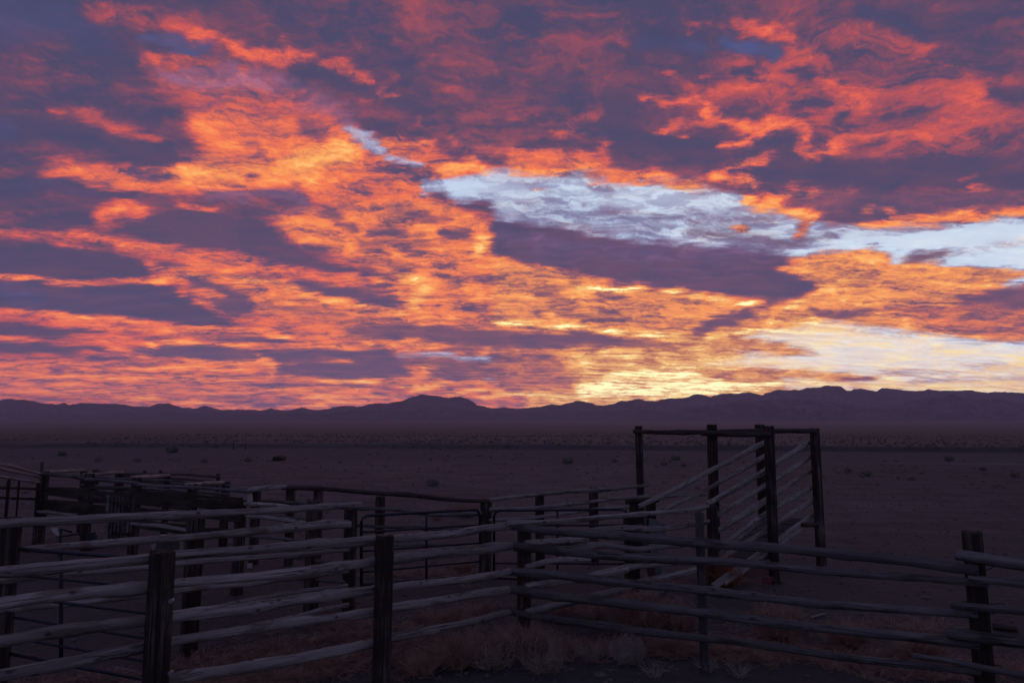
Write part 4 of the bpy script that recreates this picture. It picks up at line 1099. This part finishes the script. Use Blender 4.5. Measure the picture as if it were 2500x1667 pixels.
# --- yard fence behind the gates
n1 = thing('pole_fence', 'long low pole fence behind the tube gates, sagging dark top pole on square posts', 'fence', LN.hit(928, 1360), 'pole fences of the corral')
for px, w, top, Z in ((626, 25, 1191, 13.4), (711, 24, 1190, 13.3), (777, 25, 1190, 13.1), (929, 25, 1210, 12.9)):
    post(n1, px, w, top, Z, LN.yaw)
post(n1, 1186, 29, 1217, 12.4, LN.yaw)
for pts, t0, t1, mt in (([(608, 1197), (640, 1192), (700, 1188)], 10, 10, M['rail']), ([(690, 1190), (740, 1190), (800, 1193), (900, 1202), (1000, 1207), (1100, 1218), (1182, 1223)], 10, 10, RB),
                        ([(636, 1222), (750, 1232), (830, 1238), (900, 1241)], 8, 8, RD), ([(880, 1240), (980, 1245), (1036, 1254), (1120, 1256), (1175, 1252)], 8, 10, RD), ([(650, 1260), (750, 1267), (900, 1284), (1030, 1288)], 8, 8, RD),
                        ([(1020, 1288), (1172, 1296)], 8, 8, RD), ([(860, 1326), (970, 1331), (1050, 1330), (1140, 1335)], 8, 9, RD)):
    rail(n1, LN, pts, t0, t1, -0.12, mt)
n2 = thing('pole_fence', 'pale pole fence behind the right tube gate, climbing gently towards the tall chute post', 'fence', LN2.hit(1318, 1350), 'pole fences of the corral')
post(n2, 1318, 24, 1200, 12.9, LN2.yaw)
post(n2, 1448, 24, 1189, 13.5, LN2.yaw)
for pts, t0, t1 in (([(1196, 1220), (1260, 1213), (1330, 1206), (1440, 1198), (1470, 1196)], 9, 8), ([(1460, 1197), (1520, 1190), (1582, 1184)], 10, 7), ([(1196, 1243), (1300, 1239), (1380, 1233), (1450, 1224), (1500, 1218), (1578, 1210)], 10, 6),
                    ([(1196, 1269), (1300, 1262), (1440, 1246), (1540, 1236)], 7, 7), ([(1480, 1216), (1560, 1216), (1640, 1210), (1722, 1206)], 8, 8)):
    rail(n2, LN2, pts, t0, t1, -0.12)
wire_tie(n2, LN2.hit(1461, 1196, -0.12), LN2.yaw + R(90), 0.05, .4, .06)

# --- stout posts where the gates hang
sp = thing('gate_post', 'short dark gate post with a notched top at the foot of the chute', 'post', at(1547, 1400, 11.6))
post(sp, 1547, 26, 1219, 11.6, L1b.yaw, name='post')
log(sp, [at(1528, 1224, 11.5), at(1560, 1223, 11.5), at(1605, 1219, 11.6)], .04, .05, M['post'], name='cap_block', nseg=10)
sp2 = thing('gate_post', 'dark brown post just right of the notched gate post, under the lowest chute rail', 'post', at(1590, 1400, 12.4))
post(sp2, 1589, 27, 1222, 12.4, L1b.yaw, name='post')

# --- loading chute
ch = thing('loading_chute', 'tall timber loading chute with overhead beams and pale side poles climbing to the right', 'loading chute', Vector((at(1875, 1300, 11.95).x, 11.95, 0)))
post(ch, 1561, 20, 1039, 14.0, L1b.yaw, lean=(-0.003, 0))
post(ch, 1736, 27, 1035, 12.3, L1b.yaw - R(20))
post(ch, 1854, 24, 1035, 13.9, L1b.yaw - R(10))
post(ch, 1875, 27, 1039, 11.95, L1b.yaw - R(15))
post(ch, 1989, 25, 1044, 12.85, L1b.yaw - R(15))
log(ch, [at(1547, 1053, 13.85), at(1600, 1055, 13.8), at(1700, 1055, 13.55), at(1860, 1051, 13.1), at(1930, 1051, 12.85), at(1992, 1052, 12.72)], .042, .044, RB, name='beam', nseg=12)
log(ch, [at(1713, 1058, 12.15), at(1790, 1059, 12.0), at(1880, 1060, 11.8)], .046, .046, RB, name='beam', nseg=12)
def crail(pts, t0, t1):
    W = [at(x, y, Z) for x, y, Z in pts]
    log(ch, W, t0 / 2 * W[0].y / FPX, t1 / 2 * W[-1].y / FPX, M['rail'], nseg=12, step=.14, name='side_pole')
# far wall
for a, c, b, t, z0 in (((1561, 1236), (1736, 1150), (1868, 1078), 12, 11.3), ((1622, 1246), (1736, 1188), (1868, 1112), 11, 11.5), ((1690, 1252), (1736, 1228), (1868, 1152), 9, 11.9), ((1740, 1262), (1790, 1234), (1868, 1188), 9, 12.1), ((1770, 1292), (1810, 1266), (1868, 1226), 9, 12.2)):
    crail([(a[0], a[1], z0), (c[0], c[1], 12.05 if c[0] < 1740 else 12.6), (b[0], b[1], 13.6)], t, t * .95)
# near wall, three panels of parallel poles
for a, c, b in (((1727, 1228), (1875, 1143), (1979, 1078)), ((1742, 1262), (1875, 1181), (1979, 1115)), ((1745, 1300), (1875, 1216), (1979, 1149)), ((1748, 1338), (1875, 1251), (1979, 1189)), ((1752, 1368), (1875, 1292), (1980, 1224))):
    crail([(a[0], a[1], 11.75), (c[0], c[1], 12.2), (b[0], b[1], 12.98)], 12, 11)
crail([(1750, 1358, 12.1), (1810, 1310, 12.5), (1862, 1262, 12.9)], 10, 9)
LS = Line((1875, 12.16), (1988, 13.02))
board(ch, LS, ((1740, 1424, 1443), (1984, 1251, 1266)), .05, 0.0, M['rail'], 'side_board')
board(ch, LS, ((1768, 1421, 1430), (1984, 1269, 1277)), .05, -.03, M['rail'], 'side_board')
board(ch, LC2, ((1700, 1380, 1394), (1856, 1262, 1274)), .05, -.9, M['rail'], 'side_board')
# deck and its cross bearers
dk = [at(1768, 1424, 12.3), at(1982, 1264, 13.0), at(1862, 1262, 13.7), at(1690, 1392, 12.9)]
n = 9
me = bpy.data.meshes.new('deck'); V = []; F = []
for i in range(n):
    t0, t1 = (i + .06) / n, (i + .94) / n
    q = [dk[0].lerp(dk[1], t0), dk[0].lerp(dk[1], t1), dk[3].lerp(dk[2], t1), dk[3].lerp(dk[2], t0)]
    b0 = len(V)
    V += [tuple(v) for v in q] + [tuple(v - Vector((0, 0, .04))) for v in q]
    F += [(b0, b0 + 1, b0 + 2, b0 + 3), (b0 + 7, b0 + 6, b0 + 5, b0 + 4)] + [(b0 + k, b0 + 4 + k, b0 + 4 + (k + 1) % 4, b0 + (k + 1) % 4) for k in range(4)]
V = [tuple(Vector(v) - dk[0]) for v in V]
me.from_pydata(V, [], F); me.update()
ob = link('deck', me, M['rail_dark']); place(ob, ch, Matrix.Translation(dk[0]))
log(ch, [at(1960, 1281, 12.7), at(1986, 1282, 12.65), at(1997, 1283, 12.63)], .045, .045, RB, name='cross_bearer', nseg=10)
log(ch, [at(1838, 1369, 12.4), at(1860, 1371, 11.8), at(1876, 1373, 11.74)], .045, .045, RB, name='cross_bearer', nseg=10)

# --- tube gates
def gate(label, A, B, xs, tops, ndiv, verts, r=.019, group='steel tube gates', tl=None):
    """A, B = (photo x, depth) of the two ends; tops = rows of (y at A, y at B)"""
    ln = Line(A, B)
    g = thing('tube_gate', label, 'gate', ln.hit((A[0] + B[0]) / 2, tops[-1][0] + 30), group)
    P = lambda x, row: ln.hit(x, row[0] + (row[1] - row[0]) * (x - xs[0]) / (xs[1] - xs[0]))
    t, bt = tops[0], tops[-1]
    x0, x1 = xs; c = 14
    q = [P(x0, (bt[0], bt[1])), P(x0, (t[0] + c, t[1] + c)), P(x0 + 4, (t[0] + 4, t[1] + 4)), P(x0 + c, t), P((x0 + x1) / 2, t), P(x1 - c, t), P(x1 - 4, (t[0] + 4, t[1] + 4)), P(x1, (t[0] + c, t[1] + c)), P(x1, bt), P((x0 + x1) / 2, bt), P(x0, bt)]
    pipe(g, q, r * 1.15, name='frame', straight=True)
    for row in tops[1:-1]:
        pipe(g, [P(x0, row), P(x1, row)], r * .85, name='bar')
    for x in verts:
        pipe(g, [P(x, t), P(x, bt)], r * 1.0, name='upright')
    return g
gate('dark steel tube gate in the lower left, crossing the alley behind the nearest fence', (22, 6.85), (372, 5.95), (14, 385), [(1337, 1365), (1400, 1436), (1454, 1499), (1503, 1561), (1552, 1618), (1592, 1664)], 5, (149,), .017)
gate('dark steel tube gate with rounded corners between the two middle posts', (880, 10.4), (1171, 12.2), (882, 1171), [(1259, 1243), (1299, 1281), (1345, 1325), (1396, 1370), (1428, 1402)], 5, (1041,), .02)
gate('dark steel tube gate right of the middle post, in front of the pale fence', (1204, 12.2), (1534, 10.9), (1206, 1532), [(1246, 1243), (1283, 1281), (1328, 1329), (1374, 1376), (1410, 1424)], 5, (1361,), .02)
# ------------------------------------------------------------------ loose things
def ribbons(rs, paths, w):
    """thin three-sided stems along paths (arrays of points); returns verts, faces"""
    V = []; F = []
    for P in paths:
        n = len(P); b = len(V)
        for i, p in enumerate(P):
            r = w * 1.35 * (1 - 0.7 * i / (n - 1)) * 0.5
            d = P[min(i + 1, n - 1)] - P[max(i - 1, 0)]
            d = d / (np.linalg.norm(d) + 1e-9)
            s = np.cross(d, (0.3, 0.2, 1.0)); s /= (np.linalg.norm(s) + 1e-9)
            u = np.cross(s, d)
            for k in range(3):
                a = 2.094 * k
                V.append(p + s * math.cos(a) * r + u * math.sin(a) * r)
        for i in range(n - 1):
            for k in range(3):
                F.append((b + i * 3 + k, b + i * 3 + (k + 1) % 3, b + (i + 1) * 3 + (k + 1) % 3, b + (i + 1) * 3 + k))
    return V, F

def tumble_paths(rs, r, n, flat=0.85):
    """stems that rise from one root and sweep round the shell of the ball"""
    out = []
    for _ in range(n):
        a = rs.uniform(0, 2 * math.pi); out_d = np.array([math.cos(a), math.sin(a), 0.0])
        sway = rs.normal() * 0.7; side = np.array([-out_d[1], out_d[0], 0.0])
        R0 = r * rs.uniform(0.45, 1.02); end = rs.uniform(1.2, 3.0); m = 10; P = []
        for i in range(m):
            t = i / (m - 1); th = end * t
            v = np.array([0, 0, -1.0]) * math.cos(th) + (out_d * math.cos(sway * t) + side * math.sin(sway * t)) * math.sin(th)
            P.append(v * R0 * np.array([1, 1, flat]) + rs.normal(size=3) * r * 0.03)
        P = np.array(P); P[:, 2] += r * 0.80; P[:, 2] = np.maximum(P[:, 2], 0.004)
        out.append(P)
        for _k in range(3):
            i0 = rs.integers(2, m - 1); q = P[i0]; dd = (P[i0] - P[i0 - 1]) * 0.8 + rs.normal(size=3) * r * 0.13
            out.append(np.array([q, q + dd * 0.8, q + dd * 1.5 + rs.normal(size=3) * r * 0.06]))
    return out

def fan_paths(rs, r, n, spread=0.8):
    out = []
    for _ in range(n):
        a = rs.uniform(0, 2 * math.pi); rad = r * rs.uniform(0, 0.35)
        base = np.array([math.cos(a) * rad, math.sin(a) * rad, 0])
        a2 = a + rs.normal() * 0.6; ln = r * rs.uniform(0.6, 1.25); lean = spread * rs.uniform(0.2, 1.2)
        d = np.array([math.cos(a2) * lean, math.sin(a2) * lean, 1.0]); d /= np.linalg.norm(d)
        P = [base + d * ln * t + np.array([math.cos(a2), math.sin(a2), -0.9]) * (t * t * ln * 0.25 * spread) for t in (0, .25, .5, .75, 1)]
        P = np.array(P); P[1:] += rs.normal(size=(4, 3)) * r * 0.03; P[:, 2] = np.maximum(P[:, 2], 0.003)
        out.append(P)
        if rs.random() < .7:
            q = P[2]; dd = (P[3] - P[2]) + rs.normal(size=3) * r * .1
            out.append(np.array([q, q + dd, q + dd * 1.9]))
    return out

def bush(name, px, py, rpx, label, mat, kind='ball', n=150, w=0.004, group=None, cat='dry bush', sx=1.0):
    rs = np.random.default_rng(int(px * 7 + py * 13))
    g = gnd(px, py); r = rpx * g.y / FPX
    paths = tumble_paths(rs, r, n) if kind == 'ball' else fan_paths(rs, r, n)
    V, F = ribbons(rs, paths, w)
    V = np.array(V); V[:, 0] *= sx
    o = link(name, mesh_from(name, V, F), mat, label=label, category=cat, group=group)
    o.location = (g.x, g.y, float(ground_h(g.x, g.y)))
    return o

TG = 'dry bushes and tumbleweeds round the corral'
for a in (('tumbleweed', 1203, 1632, 62, 'pale tangled tumbleweed left of the corner post, its long stems fanned to the left', 'stem_tan', 'ball', 80, .0045),
          ('tumbleweed', 1325, 1640, 62, 'pale brown tumbleweed with a curled round rim, right below the corner post', 'stem_tan', 'ball', 110, .0042),
          ('tumbleweed', 1532, 1618, 42, 'dense round bleached tumbleweed resting under the lowest dark pole', 'stem_pale', 'ball', 190, .0036),
          ('tumbleweed', 1600, 1655, 38, 'sparse forked bleached twig clump right of the round tumbleweed', 'stem_pale', 'fan', 26, .005),
          ('tumbleweed', 1440, 1612, 46, 'flattened sheaf of long bleached stems between the two round tumbleweeds', 'stem_pale', 'fan', 60, .0045),
          ('dry_bush', 1764, 1432, 46, 'rust red dry bush at the foot of the chute, its brightest colour in the yard', 'stem_rust', 'ball', 420, .006),
          ('dry_bush', 1280, 1600, 70, 'reddish brown dry bush against the foot of the corner post', 'stem_brown', 'fan', 520, .0045),
          ('dry_bush', 1110, 1628, 74, 'brown dry bush midway between the second big post and the corner', 'stem_brown', 'fan', 500, .0045),
          ('dry_bush', 1030, 1648, 60, 'low brown dry bush just right of the second big post', 'stem_brown', 'fan', 220, .0045),
          ('dry_bush', 1560, 1548, 62, 'reddish brown dry bush behind the dark fence, left of the thin grey post', 'stem_brown', 'ball', 560, .005),
          ('dry_bush', 1655, 1545, 50, 'small brown dry bush touching the thin grey post', 'stem_brown', 'ball', 220, .005),
          ('dry_bush', 1900, 1562, 60, 'wide reddish dry bush behind the dark fence, right of the thin grey post', 'stem_brown', 'ball', 380, .005),
          ('dry_bush', 2070, 1585, 60, 'brown dry bush behind the dark fence, centred between the thin post and the right post', 'stem_brown', 'fan', 520, .005),
          ('dry_bush', 2250, 1612, 62, 'brown dry bush behind the dark fence, just left of the right post', 'stem_brown', 'fan', 520, .005),
          ('dry_bush', 1570, 1478, 40, 'pale lilac tuft of dry stems behind the second chute fence post', 'stem_pale', 'fan', 140, .005),
          ('dry_bush', 1445, 1520, 46, 'dry tuft with upright pale tips seen between the two lowest dark poles', 'stem_brown', 'fan', 200, .0045),
          ('dry_bush', 1725, 1640, 34, 'small bleached twig clump at the foot of the thin grey post', 'stem_pale', 'fan', 70, .004),
          ('dry_bush', 1465, 1650, 13, 'tiny upright white twigs alone on the bare soil in front of the fence', 'stem_pale', 'fan', 22, .004),
          ('dry_bush', 1805, 1652, 34, 'low pale forked twigs right of the thin grey post', 'stem_pale', 'fan', 40, .004),
          ('dry_bush', 1065, 1268, 22, 'dry weed clump behind the middle gate, by its upright', 'stem_brown', 'fan', 90, .008),
          ('dry_bush', 1140, 1262, 34, 'rusty weed clump behind the middle gate, beside the gate post', 'stem_rust', 'fan', 130, .008),
          ('dry_bush', 1130, 1402, 36, 'grey weed clump under the bottom bar of the middle gate', 'stem_brown', 'fan', 130, .006)):
    bush(a[0], a[1], a[2], a[3], a[4], M[a[5]], a[6], a[7], a[8], group=TG, cat='tumbleweed' if a[0] == 'tumbleweed' else 'dry bush')

# low sagebrush one can tell apart beyond the yard
SG = 'low sagebrush clumps on the yard'
for i, (px, py, r, lab) in enumerate(((1387, 1131, 13, 'dark flat brush clump on the bare yard, left of the tall chute post'), (1057, 1183, 15, 'long low tan brush clump alone on the smooth yard, centre'),
        (1650, 1122, 10, 'dark brush clump seen between the first two tall chute posts'), (1668, 1137, 7, 'small grey brush tuft between the first two tall chute posts, nearest of its cluster'),
        (1622, 1134, 8, 'pale brush tuft left in the cluster between the first two tall chute posts'), (2071, 1154, 9, 'dark brush clump a little right of the last chute post'),
        (2115, 1164, 11, 'tan brush clump right of the last chute post, lowest of the three there'), (2318, 1124, 10, 'dark brush clump under the far bank at the right'),
        (420, 1106, 15, 'dark brush mound under the far bank at the left'), (152, 1112, 12, 'dark brush mound near the left edge below the bank'),
        (240, 1128, 8, 'grey brush tuft in the row above the plank fence, leftmost'), (335, 1128, 8, 'grey brush tuft in the row above the plank fence, middle'),
        (497, 1128, 8, 'grey brush tuft in the row above the pens, right of the middle one'), (605, 1128, 9, 'grey brush tuft beside the dark culvert mouth'), (1500, 1127, 7, 'small dark tuft just left of the first tall chute post'),
        (2225, 1172, 8, 'dark tuft far right on the yard, left of two larger ones'), (2400, 1147, 8, 'dark tuft near the pale wheel track'), (2480, 1162, 10, 'brown tuft close to the right edge'))):
    bush('sagebrush', px, py, r * .7, lab, M['sage'], 'ball', 60, .05 * gnd(px, py).y / 60, group=SG, cat='sagebrush', sx=1.5)

# far brush too many to count
def build_brush():
    rs = np.random.default_rng(5)
    base = []
    for k in range(6):
        V, F = ribbons(rs, tumble_paths(rs, 0.5, 16, .7), .07)
        base.append((np.array(V), np.array(F)))
    VV = []; FF = []; off = 0
    N_ = 7500
    az = rs.uniform(-0.78, 0.78, N_)
    d = 67 * (900 / 67) ** (rs.random(N_) ** 1.15)
    for a, dd in zip(az, d):
        x, y = dd * math.sin(a), dd * math.cos(a)
        yy = y + 0.14 * x
        if yy < 66.3: continue
        if vnoise(x * .03, y * .03, 77, 2) < .34: continue
        V, F = base[rs.integers(6)]
        s = rs.uniform(.12, .36) * (1 if dd < 200 else 1.25) * (1.6 if rs.random() < .03 else 1); th = rs.uniform(0, 6.28)
        c, sn = math.cos(th), math.sin(th)
        Q = np.stack([V[:, 0] * c - V[:, 1] * sn, V[:, 0] * sn + V[:, 1] * c, V[:, 2] * .8], -1) * s
        Q += (x, y, float(ground_h(x, y)))
        VV.append(Q); FF.append(F + off); off += len(V)
    # scattered small tufts on the yard itself
    for _ in range(500):
        a = rs.uniform(-.72, .72); dd = rs.uniform(20, 66) ; x, y = dd * math.sin(a), dd * math.cos(a)
        if y < 19: continue
        if vnoise(x * .12, y * .12, 55, 2) < .52: continue
        V, F = base[rs.integers(6)]; s = rs.uniform(.06, .22)
        Q = V * s * (1.4, 1.2, .8) + (x, y, float(ground_h(x, y)))
        VV.append(Q); FF.append(F + off); off += len(V)
    link('brush_cover', mesh_from('brush_cover', np.vstack(VV), np.vstack(FF)), M['sage'], kind='stuff', label='countless low desert shrubs speckling the plain beyond the bank', category='brush')
build_brush()

# matted dry weeds along the foot of the fences
def build_grass():
    rs = np.random.default_rng(8)
    VV = []; FF = []; off = 0
    spots = []
    def strip(x0, y0, x1, y1, n, w):
        for _ in range(n):
            t = rs.random(); spots.append((x0 + (x1 - x0) * t + rs.normal() * w, y0 + (y1 - y0) * t + rs.normal() * w * .5))
    strip(380, 1720, 940, 1600, 150, 30); strip(440, 1640, 920, 1540, 90, 34); strip(960, 1630, 1260, 1575, 100, 22)
    strip(960, 1545, 1230, 1480, 60, 30); strip(1280, 1575, 1900, 1600, 230, 22); strip(1000, 1580, 1260, 1590, 60, 20); strip(1800, 1590, 2480, 1650, 200, 30)
    strip(1330, 1500, 1560, 1475, 50, 20); strip(900, 1400, 1180, 1420, 50, 16); strip(1500, 1440, 1800, 1420, 30, 16); strip(20, 1680, 360, 1680, 40, 30)
    strip(1750, 1520, 2300, 1540, 60, 24)
    for px, py in spots:
        g = gnd(px, py)
        P = fan_paths(rs, rs.uniform(.09, .24), rs.integers(14, 28), 1.5)
        V, F = ribbons(rs, P, .0034)
        V = np.array(V) + (g.x, g.y, float(ground_h(g.x, g.y)))
        VV.append(V); FF.append(np.array(F) + off); off += len(V)
    link('dry_weeds', mesh_from('dry_weeds', np.vstack(VV), np.vstack(FF)), M['stem_brown'], kind='stuff', label='matted brown dry weeds and litter along the foot of the fences', category='weeds')
    VV = []; FF = []; off = 0
    for _ in range(520):
        i = rs.integers(len(spots)); px, py = spots[i]; px += rs.normal() * 60; py += rs.normal() * 16
        g = gnd(px, py); th = rs.uniform(0, 6.28); ln = rs.uniform(.08, .3); z0 = float(ground_h(g.x, g.y))
        d = np.array([math.cos(th), math.sin(th), 0]); n_ = np.array([-d[1], d[0], 0])
        P = np.array([np.array([g.x, g.y, z0 + .006]) + d * ln * t + n_ * ln * .25 * math.sin(t * 3 + th) + (0, 0, rs.uniform(0, .05) * t) for t in (0, .3, .6, 1)])
        V, F = ribbons(rs, [P], .0042); VV.append(np.array(V)); FF.append(np.array(F) + off); off += len(V)
    link('loose_straw', mesh_from('loose_straw', np.vstack(VV), np.vstack(FF)), M['stem_pale'], kind='stuff', label='scattered bleached straw and twigs on the soil below the fences', category='straw')
build_grass()

def build_stones():
    rs = np.random.default_rng(15)
    bm = bmesh.new(); bmesh.ops.create_icosphere(bm, subdivisions=1, radius=1.0)
    V0 = np.array([v.co[:] for v in bm.verts]); F0 = np.array([[v.index for v in f.verts] for f in bm.faces]); bm.free()
    VV = []; FF = []; off = 0
    for _ in range(5200):
        a = rs.uniform(-.75, .75); dd = 4.6 * (45 / 4.6) ** rs.random(); x, y = dd * math.sin(a), dd * math.cos(a)
        s = rs.uniform(.005, .022) * (1 + dd / 22) * (3 if rs.random() < .008 else 1)
        Q = V0 * rs.uniform(.6, 1.3, size=(len(V0), 1)) * (s * rs.uniform(.8, 1.6), s, s * .6) + (x, y, float(ground_h(x, y)) + s * .2)
        VV.append(Q); FF.append(F0 + off); off += len(V0)
    link('pebbles', mesh_from('pebbles', np.vstack(VV), np.vstack(FF), smooth=False), M['rock'], kind='stuff', label='small clods and pebbles strewn over the bare soil', category='pebbles')
build_stones()

# slatted panel leaning on the plank fence
sl = thing('slatted_panel', 'upright panel of pale narrow slats leaning against the plank fence at the left', 'panel', at(285, 1318, 13.2))
for i, x in enumerate((262, 270, 279, 288, 296, 306)):
    board(sl, Line((x, 13.3), (x + 9, 13.2)), ((x - 3.2, 1208 + i, 1322), (x + 3.2, 1209 + i, 1322)), .02, 0, M['rail_dark'], 'slat')
board(sl, Line((262, 13.37), (306, 13.05)), ((256, 1222, 1230), (312, 1226, 1234)), .02, 0.02, M['plank'], 'batten')
board(sl, Line((262, 13.37), (306, 13.05)), ((256, 1296, 1304), (312, 1300, 1308)), .02, 0.02, M['plank'], 'batten')

# white bucket lying on its side behind the second fence
def bucket(px, py, Z, r, label, mat, aim, lying=True):
    g = at(px, py, Z); o = thing('bucket', label, 'bucket', Vector((g.x, g.y, 0)))
    prof = [(0, .80), (.02, .82), (1.9, 1.0), (1.95, 1.06), (2.02, 1.06), (2.02, .97), (1.9, .95), (.06, .78), (.06, 0)]
    V = []; F = []; n = 36
    for z, q in prof:
        for k in range(n):
            a = 2 * math.pi * k / n; V.append((math.cos(a) * q * r, math.sin(a) * q * r, z * r))
    m = len(prof)
    for i in range(m - 1):
        for k in range(n):
            F.append((i * n + k, i * n + (k + 1) % n, (i + 1) * n + (k + 1) % n, (i + 1) * n + k))
    F.append(tuple(range(n))[::-1])
    me = bpy.data.meshes.new('shell'); me.from_pydata(V, [], F); me.update()
    me.polygons.foreach_set('use_smooth', [True] * len(me.polygons))
    me.set_sharp_from_angle(angle=R(40))
    b = link('shell', me, mat)
    c = Vector((g.x, g.y, r * .98 if lying else 0.0))
    Mx = Matrix.Translation(c) @ (Matrix.Rotation(aim, 4, 'Z') @ Matrix.Rotation(R(90), 4, 'Y') if lying else Matrix.Identity(4))
    place(b, o, Mx)
    hp = [Mx @ Vector((math.cos(t) * r * 1.07, math.sin(t) * .25 * r, r * 1.8 + math.sin(t) * r * .8)) for t in np.linspace(0, math.pi, 14)]
    pipe(o, hp, .004, M['bolt'], 'handle', straight=True, seg=6)
    return o
bucket(395, 1330, 14.3, .24, 'dirty white bucket lying on its side with its mouth towards us, above the nearest post', M['plastic_white'], R(-50))
bucket(216, 1318, 14.9, .16, 'dull blue bucket standing by the low water pipe in the left pen', M['plastic_blue'], 0, lying=False)

# stand pipe with a low arm
st = thing('water_standpipe', 'thin dark water standpipe with a bent arm and torn white sleeve, left pen', 'standpipe', Vector((at(148, 1330, 14.2).x, 14.2, 0)))
b = at(148, 1330, 14.2)
pipe(st, [Vector((b.x, b.y, -.1)), at(148, 1289, 14.2)], .028, name='riser', straight=True)
pipe(st, [at(140, 1311, 14.2), at(170, 1306, 14.2), at(190, 1303, 14.3), at(210, 1307, 14.4), at(234, 1299, 14.5)], .02, name='arm')
pipe(st, [at(150, 1292, 14.2), at(176, 1298, 14.3)], .02, name='lever', straight=True)
me = bpy.data.meshes.new('sleeve')
q = [at(123, 1289, 14.15), at(140, 1288, 14.15), at(144, 1300, 14.15), at(143, 1308, 14.1), at(134, 1303, 14.1), at(127, 1295, 14.12)]
c0 = q[0].copy()
me.from_pydata([tuple(v - c0) for v in q] + [tuple(v - c0 + Vector((0, .02, 0))) for v in q], [], [(0, 1, 2, 3, 4, 5), (11, 10, 9, 8, 7, 6)] + [(i, i + 6, (i + 1) % 6 + 6, (i + 1) % 6) for i in range(6)])
me.update(); place(link('sleeve', me, M['plastic_white']), st, Matrix.Translation(c0))

# pale rags tied to the fence posts
def rag(label, pts, Z, mat, name='rag', cat='rag'):
    w = [at(x, y, Z) for x, y in pts]; c = w[0].copy(); n = len(w)
    me = bpy.data.meshes.new(name); vs = [v - c for v in w]
    me.from_pydata([tuple(v) for v in vs] + [tuple(v + Vector((.01, .03, .005))) for v in vs], [], [tuple(range(n)), tuple(range(2 * n - 1, n - 1, -1))] + [(i, i + n, (i + 1) % n + n, (i + 1) % n) for i in range(n)])
    me.update(); o = link(name, me, mat, label=label, category=cat); o.location = c
rag('torn white rag hanging from the post end of the plank fence', [(603, 1208), (612, 1205), (614, 1218), (613, 1226), (604, 1222), (605, 1214)], 11.0, M['plastic_white'])
rag('small white block hung low on the post between the plank fence and the alley', [(603, 1377), (613, 1376), (613, 1386), (603, 1386)], 10.6, M['plastic_white'], 'salt_block', 'salt block')
rag('crumpled faded red rag on the ground by the front chute post', [(1860, 1412), (1872, 1408), (1888, 1409), (1890, 1418), (1876, 1426), (1862, 1424)], 11.6, M['rag_red'])

# loose board and sheet leaning at the chute foot
bd = thing('leaning_board', 'grey broken board sheet leaning inside the chute foot behind the second chute fence post', 'board', at(1600, 1440, 11.3))
me = bpy.data.meshes.new('sheet')
q = [at(1584, 1265, 11.9), at(1600, 1268, 11.9), at(1634, 1284, 12.1), at(1626, 1300, 12.0), at(1612, 1360, 11.6), at(1624, 1385, 11.5), at(1622, 1446, 11.2), at(1598, 1450, 11.2), at(1592, 1385, 11.5), at(1584, 1330, 11.7)]
c0 = q[0].copy(); n = len(q)
me.from_pydata([tuple(v - c0) for v in q] + [tuple(v - c0 + Vector((.01, .03, 0))) for v in q], [], [tuple(range(n)), tuple(range(2 * n - 1, n - 1, -1))] + [(i, i + n, (i + 1) % n + n, (i + 1) % n) for i in range(n)])
me.update(); place(link('sheet', me, M['ply']), bd, Matrix.Translation(c0))
log(bd, [at(1560, 1280, 11.5), at(1582, 1352, 11.4), at(1596, 1432, 11.3)], .05, .05, RB, name='prop', nseg=10)

# fallen pole on the yard, dung, far markers, culvert
for lab, pts, r, mt in (('short bleached pole lying inside the alley behind the nearest post', [(295, 1474, 7.9), (365, 1487, 7.7)], .022, 'rail'), ('bleached stick lying on the soil beyond the dark fence, centre right', [(1980, 1486, 9.8), (2012, 1480, 10.0)], .02, 'rail'),
                        ('dark rotten log lying just beyond the right post', [(2424, 1502, 9.45), (2480, 1509, 9.3)], .05, 'rail_brown'), ('thin split lath lying behind the front chute post', [(1900, 1369, 13.2), (1962, 1374, 13.0)], .018, 'rail_brown')):
    W = [at(*p) for p in pts]
    for w_ in W: w_.z = r + float(ground_h(w_.x, w_.y))
    cpt = (W[0] + W[1]) / 2
    t = thing('fallen_pole', lab, 'pole', cpt)
    log(t, W, r, r * .8, M[mt], name='wood', step=.06, nseg=10)

cu = gnd(672, 1127)
t = thing('culvert', 'dark round culvert mouth under the far bank, left of centre', 'culvert', Vector((cu.x, cu.y, 0)))
P0 = Vector((cu.x, cu.y, .18)); pipe(t, [P0, P0 + Vector((0, 1.6, 0))], .17, M['post'], 'barrel', straight=True, seg=20)
log(t, [P0 + Vector((-.26, .1, -.12)), P0 + Vector((-.20, .1, .10))], .05, .04, M['rock'], name='stone', nseg=10, step=.06)
for px, y0, y1, lab in ((570, 1075, 1097, 'small dark marker post on the far bank, left of its twin'), (600, 1079, 1097, 'thin far marker post on the bank, right of its twin')):
    g = gnd(px, 1097.5); t = thing('marker_post', lab, 'marker', Vector((g.x, g.y, 0)), 'marker posts on the far bank')
    a = at(px, y0, g.y)
    pipe(t, [Vector((a.x, g.y, 0)), a], .035, M['wire'], 'stake', straight=True, seg=6)
    if px == 570:
        board(t, Line((566, g.y), (574, g.y)), ((567.6, 1075, 1080), (572.4, 1075, 1080)), .03, -.05, M['ply'], 'plate')
